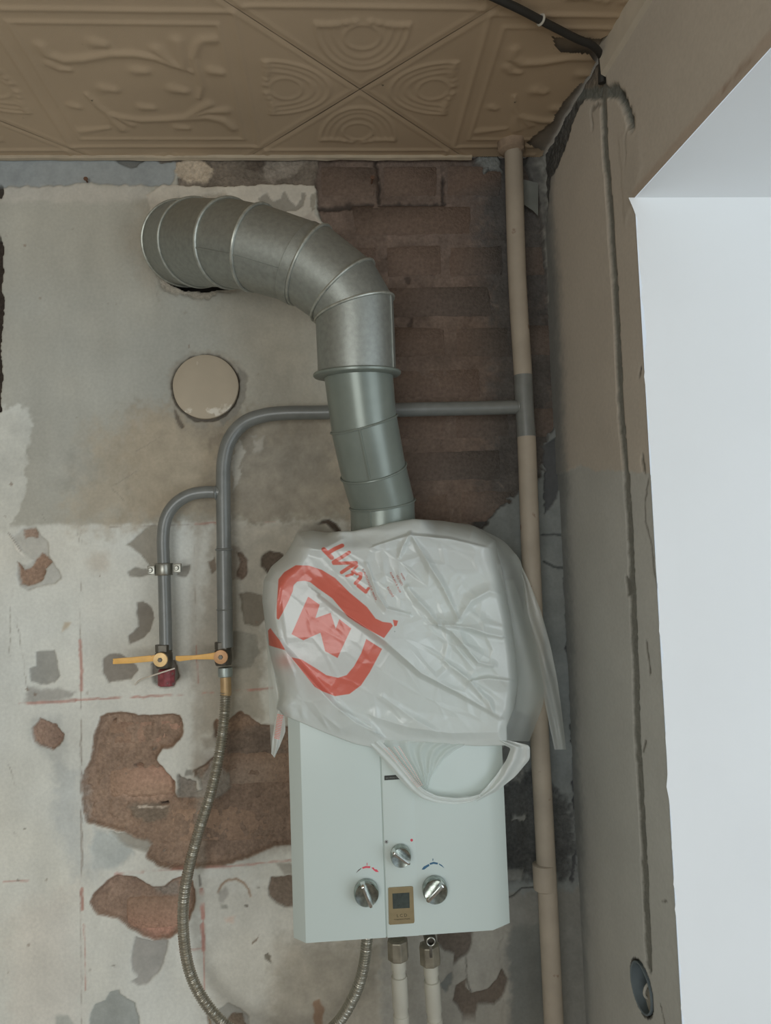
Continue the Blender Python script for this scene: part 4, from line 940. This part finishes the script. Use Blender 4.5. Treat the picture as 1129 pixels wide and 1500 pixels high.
# ------------------------------------------------------------------ plastic bag
OUT = [(435, 781), (455, 777), (480, 780), (500, 778), (516, 778), (545, 772), (575, 765), (605, 760), (650, 763), (695, 771), (726, 792), (737, 845), (748, 900), (757, 960), (760, 1000), (752, 1040), (742, 1065), (743, 1092), (700, 1093), (620, 1088), (560, 1090), (545, 1095), (520, 1090), (480, 1075), (440, 1058), (415, 1048), (404, 1038), (409, 1018), (405, 1000), (397, 970), (390, 930), (384, 880), (386, 850), (397, 830), (418, 812), (428, 795)]
rw = np.random.RandomState(11)
WP = np.stack([rw.uniform(370, 780, 150), rw.uniform(740, 1110, 150)], -1)
def worley(x, y, ang, an):
    c_, s_ = math.cos(ang), math.sin(ang)
    u = x * c_ + y * s_; v = (-x * s_ + y * c_) * an
    wu = WP[:, 0] * c_ + WP[:, 1] * s_; wv = (-WP[:, 0] * s_ + WP[:, 1] * c_) * an
    f1 = np.full(x.shape, 1e9); f2 = np.full(x.shape, 1e9)
    for a, b_ in zip(wu, wv):
        dd = np.hypot(u - a, v - b_); f2 = np.where(dd < f1, f1, np.minimum(f2, dd)); f1 = np.minimum(f1, dd)
    return f1, f2
FOLDS = [  # polyline, half width px on upper side, on lower side, height m
    ([(470, 872), (493, 890), (530, 915), (564, 939), (617, 986), (670, 1014), (732, 1050)], 44, 9, .012),
    ([(597, 860), (612, 880), (628, 896), (642, 916)], 8, 10, .006),
    ([(642, 916), (662, 925), (682, 948), (700, 970), (720, 975)], 18, 8, .011),
    ([(642, 916), (668, 917), (690, 920), (712, 928), (735, 933)], 30, 7, .011),
    ([(601, 782), (618, 808), (630, 830), (648, 858), (672, 908)], 9, 9, .008),
    ([(601, 782), (590, 800), (585, 815)], 7, 9, .006),
    ([(692, 997), (715, 994), (757, 999)], 6, 22, .008),
    ([(650, 968), (668, 980), (690, 1000), (706, 1020)], 10, 12, .006),
    ([(700, 1010), (716, 1028), (722, 1044)], 8, 8, .005),
    ([(410, 938), (417, 952), (450, 990), (488, 1032), (520, 1058), (548, 1072)], 8, 40, .010),
    ([(548, 1050), (600, 1066), (660, 1074), (730, 1072)], 26, 16, .006),
    ([(560, 1020), (610, 1056), (640, 1072)], 10, 16, .004),
    ([(430, 800), (470, 806), (500, 790)], 10, 12, .005),
    ([(548, 800), (600, 784), (660, 790), (720, 804)], 5, 16, .007),
    ([(538, 826), (552, 870), (566, 892), (600, 900)], 6, 10, .005),
    ([(672, 908), (690, 880), (716, 866), (736, 872)], 16, 10, .006),
    ([(410, 860), (402, 900), (412, 950), (430, 985)], 8, 14, .005),
    ([(500, 1040), (540, 1060), (560, 1080)], 8, 8, .004)]
def bag_Y(x, y):
    sd = np.maximum(sdf_poly(x, y, OUT), 0)
    bot = sstep(985, 1045, y) * sstep(400, 428, x) * sstep(770, 740, x)
    fz = sstep(800, 775, y) * sstep(470, 500, x) * sstep(640, 615, x)
    top = sstep(830, 770, y)
    edge = -0.105 * np.ones_like(x)
    edge = edge * (1 - top) - 0.085 * top
    edge = edge * (1 - fz) - 0.190 * fz
    edge = edge * (1 - bot) - 0.207 * bot
    t = np.clip(sd / (30 - 8 * fz - 14 * sstep(690, 735, x)), 0, 1); rnd = np.sqrt(np.maximum(1 - (1 - t) ** 2, 0))
    Y = edge + (-0.213 - edge) * rnd
    Y = Y - 0.022 * np.exp(-(((x - 575) / 150) ** 2 + ((y - 930) / 105) ** 2)) * rnd
    ins = sstep(0, 14, sd)
    for pts, wu, wl, hgt in FOLDS:
        best = np.full(x.shape, 1e9); side = np.zeros(x.shape); tp = np.zeros(x.shape)
        n_ = len(pts) - 1
        for i, ((ax, ay), (bx_, by_)) in enumerate(zip(pts[:-1], pts[1:])):
            ex, ey = bx_ - ax, by_ - ay; l2 = ex * ex + ey * ey
            t_ = np.clip(((x - ax) * ex + (y - ay) * ey) / l2, 0, 1)
            dd = np.hypot(x - ax - t_ * ex, y - ay - t_ * ey); m = dd < best
            best = np.where(m, dd, best); side = np.where(m, ex * (y - ay) - ey * (x - ax), side); tp = np.where(m, (i + t_) / n_, tp)
        w_ = np.where(side > 0, wl, wu) * (0.5 + 0.5 * np.sin(np.pi * np.clip(tp, .08, .92)))
        Y = Y - 1.5 * hgt * np.clip(1 - best / w_, 0, 1) ** 1.4 * ins * (0.35 + 0.65 * np.sin(np.pi * np.clip(tp, .05, .95)))
    f1, f2 = worley(x, y, 0.75, 1.9)
    msk = 0.10 + 0.9 * np.exp(-(((x - 690) / 60) ** 2 + ((y - 955) / 60) ** 2)) + 0.5 * np.exp(-(((x - 470) / 70) ** 2 + ((y - 1050) / 25) ** 2)) + 0.5 * np.exp(-(((x - 600) / 60) ** 2 + ((y - 830) / 40) ** 2))
    Y = Y - ins * msk * 0.0055 * np.clip(1 - (f2 - f1) / 16, 0, 1)
    fine = vnoise(x * .8 - y * .5, x * .5 + y * .8, 9.0, 3) * .7 + vnoise(x * .7 + y * .7, (y - x) * .25, 5.0, 9) * .6
    cr_ = np.exp(-(((x - 455) / 60) ** 2 + ((y - 1035) / 24) ** 2)) + .7 * np.exp(-(((x - 615) / 45) ** 2 + ((y - 1055) / 16) ** 2)) + .6 * np.exp(-(((x - 662) / 28) ** 2 + ((y - 875) / 40) ** 2)) + .5 * np.exp(-(((x - 660) / 50) ** 2 + ((y - 990) / 25) ** 2))
    Y = Y - ins * 0.0020 * fine * (0.12 + cr_)
    Y = Y - ins * 0.0035 * fbm(x, y, 70.0, 2, 5)
    w = at(x, y, np.full(x.shape, -0.195)); X_ = w[..., 0]; Z_ = w[..., 2]
    lim = np.interp(X_, [hl - .026, hl - .003, hx0 - .002, hx1 + .002, hr + .003, hr + .026], [-.10, YS - .006, YF - .006, YF - .006, YS - .006, -.10])
    kz = sstep(ht + .05, ht + .005, Z_); lim = lim * kz
    d_ = Y - lim; sm = 0.006; q_ = np.clip(0.5 - 0.5 * d_ / sm, 0, 1)       # smooth minimum keeps the film clear of the case
    return lim * (1 - q_) + Y * q_ - sm * q_ * (1 - q_)
# radial sheet from outline to centre
def resample(pts, n):
    p = np.asarray(pts + [pts[0]], float); s = np.concatenate([[0], np.cumsum(np.hypot(*np.diff(p, axis=0).T))])
    t = np.linspace(0, s[-1], n, endpoint=False); return np.stack([np.interp(t, s, p[:, 0]), np.interp(t, s, p[:, 1])], -1)
NA, NR = 640, 170
bo = resample(OUT, NA)
for _ in range(2): bo = (np.roll(bo, 1, 0) + bo * 2 + np.roll(bo, -1, 0)) / 4
bc = np.array([578.0, 925.0]); tt = 1 - (np.linspace(0, 1, NR)) ** 1.15 * 0.995
gx = bc[0] + (bo[None, :, 0] - bc[0]) * tt[:, None]; gy = bc[1] + (bo[None, :, 1] - bc[1]) * tt[:, None]
gY = bag_Y(gx, gy); gV = at(gx, gy, gY)
# skirt that carries the sheet back over the heater's sides and top
x0_, y0_ = bo[:, 0], bo[:, 1]
bot = sstep(985, 1045, y0_) * sstep(400, 428, x0_) * sstep(770, 740, x0_); fz = sstep(800, 775, y0_) * sstep(470, 500, x0_) * sstep(640, 615, x0_)
front = np.maximum(bot, fz); sk = []
for q in (1.0, 0.5):
    V_ = gV[0].copy(); cen = gV.reshape(-1, 3).mean(0)
    V_[:, 1] += (0.062 * q) * (1 - front) + 0.002 * q * front
    V_[:, 0] += (cen[0] - V_[:, 0]) * 0.035 * q * (1 - front); V_[:, 2] += (cen[2] - V_[:, 2]) * (0.02 * q * (1 - front) + 0.03 * q * front)
    sk.append(V_)
allV = np.concatenate([np.stack(sk), gV]); px_all = np.concatenate([gx[:1] - 900, gx[:1] - 900, gx]); py_all = np.concatenate([gy[:1], gy[:1], gy])
NRR = NR + 2
I = np.arange(NRR * NA).reshape(NRR, NA); In = np.roll(I, -1, 1)
QB = np.stack([I[:-1], In[:-1], In[1:], I[1:]], -1).reshape(-1, 4)
# printed logo: signed distance in photo pixels, stored on the sheet
C7 = lambda p: cr(380, 770, 4.704, p)
LOGO = [C7([(118, 640), (118, 560), (130, 370), (170, 320), (250, 272), (340, 275), (430, 305), (520, 360), (620, 460), (740, 560), (800, 640), (850, 663), (905, 670), (920, 690), (858, 775), (700, 690), (610, 630), (500, 500), (400, 430), (350, 390), (310, 380), (260, 385), (235, 410), (230, 450), (195, 530), (160, 600), (132, 648)]),
        C7([(918, 648), (955, 655), (945, 690), (928, 694)]),
        C7([(335, 488), (415, 545), (385, 637), (490, 600), (525, 710), (550, 643), (632, 708), (538, 912), (452, 865), (420, 738), (302, 790), (220, 748)]),
        C7([(735, 780), (845, 850), (760, 1010), (700, 1100), (620, 1160), (520, 1175), (430, 1140), (380, 1110), (300, 1010), (215, 905), (290, 922), (400, 990), (460, 1030), (540, 1048), (600, 1030), (650, 970), (700, 880)]),
        C7([(58, 722), (75, 705), (100, 740), (140, 790), (180, 860), (65, 825)])]
k5 = 5.645
STRK = [([(192, 140), (258, 208)], 19), ([(222, 172), (285, 135), (345, 108)], 17), ([(272, 245), (340, 205), (402, 165)], 15), ([(275, 255), (400, 252), (460, 250)], 14), ([(340, 330), (400, 290), (460, 255)], 15), ([(380, 360), (430, 345), (440, 320), (465, 345), (500, 335)], 11), ([(455, 420), (495, 375), (500, 340)], 15), ([(425, 325), (455, 290), (470, 275)], 9), ([(478, 440), (540, 490)], 16), ([(540, 490), (562, 462)], 12)]
ps = np.full(gx.shape, -50.0)
for q in LOGO: ps = np.maximum(ps, sdf_poly(gx, gy, q))
for pts, w in STRK: ps = np.maximum(ps, w / k5 - dist_line(gx, gy, cr(440, 780, k5, pts)))
gh = 0.45 * np.exp(-(((gx - 416) / 14) ** 2 + ((gy - 968) / 12) ** 2))
bag_me = raw_mesh('bag_film', allV.reshape(-1, 3), QB)
for nm, arr in (('print', ps), ('ghost', gh)):
    a = bag_me.attributes.new(nm, 'FLOAT', 'POINT'); full = np.concatenate([np.full((2, NA), -50.0 if nm == 'print' else 0.0), arr]); a.data.foreach_set('value', full.astype(np.float32).ravel())
def film_mat(name, col, transp, red=False):
    m = bpy.data.materials.new(name); m.use_nodes = True; nt = m.node_tree; nt.nodes.clear()
    out = nt.nodes.new('ShaderNodeOutputMaterial'); c = (*col, 1)
    pb = nt.nodes.new('ShaderNodeBsdfPrincipled'); pb.inputs['Base Color'].default_value = c; pb.inputs['Roughness'].default_value = 0.24; pb.inputs['Specular IOR Level'].default_value = 0.8
    tr = nt.nodes.new('ShaderNodeBsdfTranslucent'); tr.inputs['Color'].default_value = c
    tp = nt.nodes.new('ShaderNodeBsdfTransparent'); tp.inputs['Color'].default_value = (0.93, 0.95, 0.94, 1)
    m1 = nt.nodes.new('ShaderNodeMixShader'); m1.inputs[0].default_value = 0.30; link(nt, pb.outputs[0], m1.inputs[1]); link(nt, tr.outputs[0], m1.inputs[2])
    m2 = nt.nodes.new('ShaderNodeMixShader'); m2.inputs[0].default_value = transp; link(nt, m1.outputs[0], m2.inputs[1]); link(nt, tp.outputs[0], m2.inputs[2])
    link(nt, m2.outputs[0], out.inputs['Surface'])
    tc = nt.nodes.new('ShaderNodeTexCoord'); n3 = nt.nodes.new('ShaderNodeTexNoise'); n3.inputs['Scale'].default_value = 60; n3.inputs['Detail'].default_value = 3
    link(nt, tc.outputs['Object'], n3.inputs['Vector'])
    bp = nt.nodes.new('ShaderNodeBump'); bp.inputs['Strength'].default_value = 0.12; bp.inputs['Distance'].default_value = 0.004
    link(nt, n3.outputs['Fac'], bp.inputs['Height']); link(nt, bp.outputs['Normal'], pb.inputs['Normal'])
    if red:
        at1 = nt.nodes.new('ShaderNodeAttribute'); at1.attribute_name = 'print'
        mr = nt.nodes.new('ShaderNodeMapRange'); mr.inputs['From Min'].default_value = -0.6; mr.inputs['From Max'].default_value = 0.6; link(nt, at1.outputs['Fac'], mr.inputs['Value'])
        at2 = nt.nodes.new('ShaderNodeAttribute'); at2.attribute_name = 'ghost'
        mxx = nt.nodes.new('ShaderNodeMath'); mxx.operation = 'MAXIMUM'; link(nt, mr.outputs['Result'], mxx.inputs[0]); link(nt, at2.outputs['Fac'], mxx.inputs[1])
        mc = nt.nodes.new('ShaderNodeMix'); mc.data_type = 'RGBA'; mc.inputs['A'].default_value = c; mc.inputs['B'].default_value = (0.86, 0.20, 0.145, 1)
        link(nt, mxx.outputs[0], mc.inputs['Factor']); link(nt, mc.outputs['Result'], pb.inputs['Base Color']); link(nt, mc.outputs['Result'], tr.inputs['Color'])
        iv = nt.nodes.new('ShaderNodeMapRange'); iv.inputs['To Min'].default_value = transp; iv.inputs['To Max'].default_value = 0.02; link(nt, mr.outputs['Result'], iv.inputs['Value']); link(nt, iv.outputs['Result'], m2.inputs[0])
    return m
FILM = (0.86, 0.895, 0.865)
M_bag = film_mat('bag_film_printed', FILM, 0.09, True); M_film = film_mat('bag_film_single', FILM, 0.50); M_band = film_mat('bag_film_gathered', FILM, 0.12)
bag = thing('shopping_bag', 'crumpled white plastic shopping bag with red logo draped over the water heater', 'bag', tuple(at(575, 1090, -.205)))
add('bag_film', bag_me, M_bag, bag)
def strip(name, A_, B_, Y0, Y1, m, nu=60, nv=14, rip=0.0, fr=3.0, bow=0.0, lab=None):
    def rs_(p):
        p = np.asarray(p, float); s = np.concatenate([[0], np.cumsum(np.hypot(*np.diff(p, axis=0).T))]); t = np.linspace(0, s[-1], nu); return np.stack([np.interp(t, s, p[:, 0]), np.interp(t, s, p[:, 1])], -1)
    a = rs_(A_); c = rs_(B_)
    for _ in range(3): a[1:-1] = (a[:-2] + 2 * a[1:-1] + a[2:]) / 4; c[1:-1] = (c[:-2] + 2 * c[1:-1] + c[2:]) / 4
    v = np.linspace(0, 1, nv)[None, :]; uu = np.linspace(0, 1, nu)[:, None]
    X = a[:, :1] + (c[:, :1] - a[:, :1]) * v; Yp = a[:, 1:] + (c[:, 1:] - a[:, 1:]) * v
    Y0 = np.interp(uu[:, 0], np.linspace(0, 1, len(np.atleast_1d(Y0))), np.atleast_1d(Y0))[:, None]; Y1 = np.interp(uu[:, 0], np.linspace(0, 1, len(np.atleast_1d(Y1))), np.atleast_1d(Y1))[:, None]
    D = Y0 + (Y1 - Y0) * v + rip * np.sin(v * fr * 2 * np.pi + 2 * np.sin(uu * 5)) - bow * np.sin(np.pi * v) + 0.003 * fbm(X, Yp, 30.0, 2, 7)
    Vv = at(X, Yp, D).reshape(-1, 3); I_ = np.arange(nu * nv).reshape(nu, nv)
    q = np.stack([I_[:-1, :-1], I_[:-1, 1:], I_[1:, 1:], I_[1:, :-1]], -1).reshape(-1, 4)
    o = add(name, raw_mesh(name, Vv, q), m, bag)
    if lab: o['label'] = lab
    return o
strip('side_fold', [(596, 768), (660, 776), (715, 796), (731, 845), (742, 900), (751, 960), (754, 1000), (746, 1040), (737, 1085)], [(606, 760), (690, 768), (738, 792), (764, 822), (768, 880), (783, 935), (796, 1000), (796, 1032), (775, 1086)], [-.13, -.15], [-.085, -.09, -.11], M_film, 90, 20, .003, 1.4, .012, 'thin see-through fold on the right')
strip('side_fold', [(733, 850), (742, 880), (752, 930), (760, 990), (756, 1040)], [(752, 850), (772, 910), (788, 970), (797, 1015), (775, 1050)], [-.12], [-.10], M_film, 60, 12, .002, 1.2, .01)
strip('hanging_tail', [(748, 812), (764, 850), (768, 900), (784, 950), (792, 1000), (801, 1045), (812, 1098)], [(756, 812), (774, 850), (792, 895), (806, 945), (816, 995), (823, 1045), (829, 1098)], [-.09], [-.085], M_film, 70, 12, .003, 1.5, .004, 'thin tail hanging by the cream riser')
hA = [(556, 1084), (572, 1100), (590, 1122), (606, 1142), (621, 1157), (640, 1166), (668, 1169), (690, 1167), (704, 1163)]
hB = [(541, 1091), (560, 1112), (580, 1136), (600, 1157), (618, 1170), (640, 1176), (668, 1178), (688, 1176), (704, 1169)]
strip('handle', hA, hB, [-.214, -.218, -.218], [-.211, -.213, -.214], M_band, 80, 10, .002, 2.0, .002, 'gathered handle loop at the bottom')
strip('handle', [(726, 1086), (748, 1096), (742, 1112), (728, 1134), (712, 1153), (700, 1165)], [(742, 1084), (776, 1092), (776, 1112), (754, 1138), (726, 1160), (698, 1174)], [-.212], [-.208, -.212], M_band, 60, 12, .003, 1.5, .006)
strip('handle_web', [(552, 1084), (575, 1104), (598, 1132), (614, 1150), (622, 1158)], [(684, 1090), (668, 1098), (648, 1114), (632, 1136), (625, 1156)], [-.212], [-.209], film_mat('bag_film_web', FILM, 0.55), 60, 60, .0022, 5.0, .003, 'pleated web of the handle')
M_pink = mat('faded_pink_print', (188, 146, 138), 0.5)
b = MB()
for k, (x0, x1) in enumerate(((562, 612), (568, 614), (576, 616), (583, 618))):
    for j in range(26):
        t = j / 26 + .004 * k; xa = x0 + (x1 - x0) * t; ya = 1096 + 58 * t ** 1.05 - k * 1.2
        prism(b, [(xa, ya), (xa + 1.2, ya + .3), (xa + 1.9, ya + 1.5), (xa + .7, ya + 1.4)], -.2185, .0003)
b.obj('handle_print', M_pink, bag, False)
strip('handle', [(408, 1040), (402, 1058), (399, 1082), (397, 1104)], [(417, 1050), (418, 1072), (410, 1092), (402, 1110)], [-.17, -.16], [-.175, -.165], M_band, 40, 10, .002, 1.5, .003, 'short handle end hanging at the left')
strip('handle_web', [(386, 880), (392, 960), (394, 1040), (397, 1100)], [(392, 905), (404, 985), (409, 1040), (402, 1096)], [-.12], [-.14], M_film, 50, 10, .002, 1.0, .002)
b = MB()
for j in range(15):
    t = j / 14; y = 1046 + 34 * t; x = 406 - 4.5 * t; w = 9.0 - 1.2 * t
    prism(b, [(x, y), (x + w, y + 2.2), (x + w, y + 3.1), (x, y + .9)], -.1835, .0003)
b.obj('handle_print', mat('red_stripe_print', (182, 92, 78), 0.5), bag, False)
def bag_text(body, px, py, size, rot, m):
    me = text_mesh(body, 'small_lettering'); n_ = len(me.vertices); co = np.zeros(n_ * 3); me.vertices.foreach_get('co', co); co = co.reshape(-1, 3)
    x = co[:, 0] * size; y = -co[:, 1] * size; c_, s_ = math.cos(rot), math.sin(rot)
    X = px + x * c_ - y * s_; Yp = py + x * s_ + y * c_
    me.vertices.foreach_set('co', at(X, Yp, bag_Y(X, Yp) - .0009).astype(np.float32).ravel()); me.update(); me.materials.clear()
    return add('small_lettering', me, m, bag)
M_btxt = mat('brick_red_print', (158, 88, 78), 0.5)
for body, x, y, s, a in (('фермы агрохолдинга', 541.5, 858, 5.2, 247), ('работа', 571.5, 867, 5.0, 242), ('есть в магните', 579, 853, 4.6, 244), ('1200/700', 585.5, 850, 4.6, 241), ('rabota', 590, 845, 4.6, 240)):
    bag_text(body, x, y, s, math.radians(a), M_btxt)

# ------------------------------------------------------------------ small things
M_black = mat('black_cable', (38, 37, 35), 0.5, var=0.1)
cb = thing('power_cable', 'black cable sagging along the ceiling tiles to the corner', 'cable', tuple(at_z(793., 22., ZC - .012)))
def cz(px, py, dz): return Vector(at_z(float(px), float(py), ZC - dz))
pr_ = on_right(np.array([884.0, 884.0, 884.0]), np.array([84.0, 104.0, 122.0]))
cpts = [cz(420, -190, -.02), cz(450, -165, .006), cz(500, -130, .010), cz(580, -80, .010), cz(640, -46, .010), cz(690, -20, .012), cz(728, -2, .013), cz(762, 14, .014), cz(800, 34, .014), cz(845, 57, .014), cz(868, 67, .015)] + [Vector(p + RN * 0.003) for p in pr_]
tube('cable_sheath', cpts, .0056, M_black, cb, .01, 14)
cc1 = cz(792, 29, .014); torus('clip', cc1, (cz(800, 34, .014) - cz(762, 14, .014)), .0066, .0018, mat('white_clip', (150, 146, 136), 0.5), cb, 20, 6)

jb = thing('junction_box', 'round blue-grey junction box sunk in the right wall at the end of the groove', 'junction box', tuple(JB))
rn_ = Vector(RN); jc = Vector(JB)
M_jb = mat('blue_box_plastic', (84, 94, 99), 0.5, var=0.1)
b = MB(); b.loft([ring(jc + rn_ * h, rn_, r, 36) for h, r in ((-.042, .030), (-.041, .034), (.0005, .0355), (.001, .034), (0, .0325), (-.036, .031), (-.037, .002))]); b.obj('box_cup', M_jb, jb)
ru = Vector(RU)
tube('wire', [jc - rn_ * .03 + Vector((0, 0, -.02)), jc - rn_ * .006 + Vector((0, 0, -.012)) + ru * .004, jc + ru * .008 - rn_ * .004 + Vector((0, 0, .004)), jc + ru * .004 - rn_ * .02 + Vector((0, 0, .014))], .0022, mat('grey_wire', (150, 148, 140), 0.5), jb, .004, 8)
b = MB(); b.loft([[jc + rn_ * (-.028) + ru * (.004 + .020 * math.cos(a)) + Vector((0, 0, -.010 + .022 * math.sin(a))) for a in np.linspace(0, 2 * math.pi, 14, endpoint=False)], [jc + rn_ * (-.008) + ru * (.010 + .014 * math.cos(a)) + Vector((0, 0, -.012 + .016 * math.sin(a) * (1 + .2 * math.sin(3 * a)))) for a in np.linspace(0, 2 * math.pi, 14, endpoint=False)]])
b.obj('plaster_lump', mat('plaster_lump', (120, 116, 106), 0.9, bump=0.5), jb)

M_rust = mat('rusty_nail', (84, 58, 42), 0.7, var=0.2, scale=200)
for px, py, lab in ((127, 265, 'rusty nail in the blue-grey band near the left edge'), (545, 263, 'small dark nail in the top course of bare brick')):
    p = atv(px, py, -.001); t = lathe('nail', p, (0.05, -1, .1), [(-.02, .0016), (.006, .0016), (.0062, .0040), (.0075, .0040)], M_rust, None, 12)
    tag(t, lab, 'nail')
# torn grey paper scrap behind the riser
b = MB(); prism(b, [(763, 262), (788, 268), (788, 316), (780, 308), (765, 298)], -.012, .0012)
tag(b.obj('paper_scrap', mat('grey_paper', (96, 98, 93), 0.9), None, False), 'torn grey plaster paper scrap in the corner behind the riser top', 'scrap')
for o in bpy.data.objects:
    if '_l' in o: del o['_l']
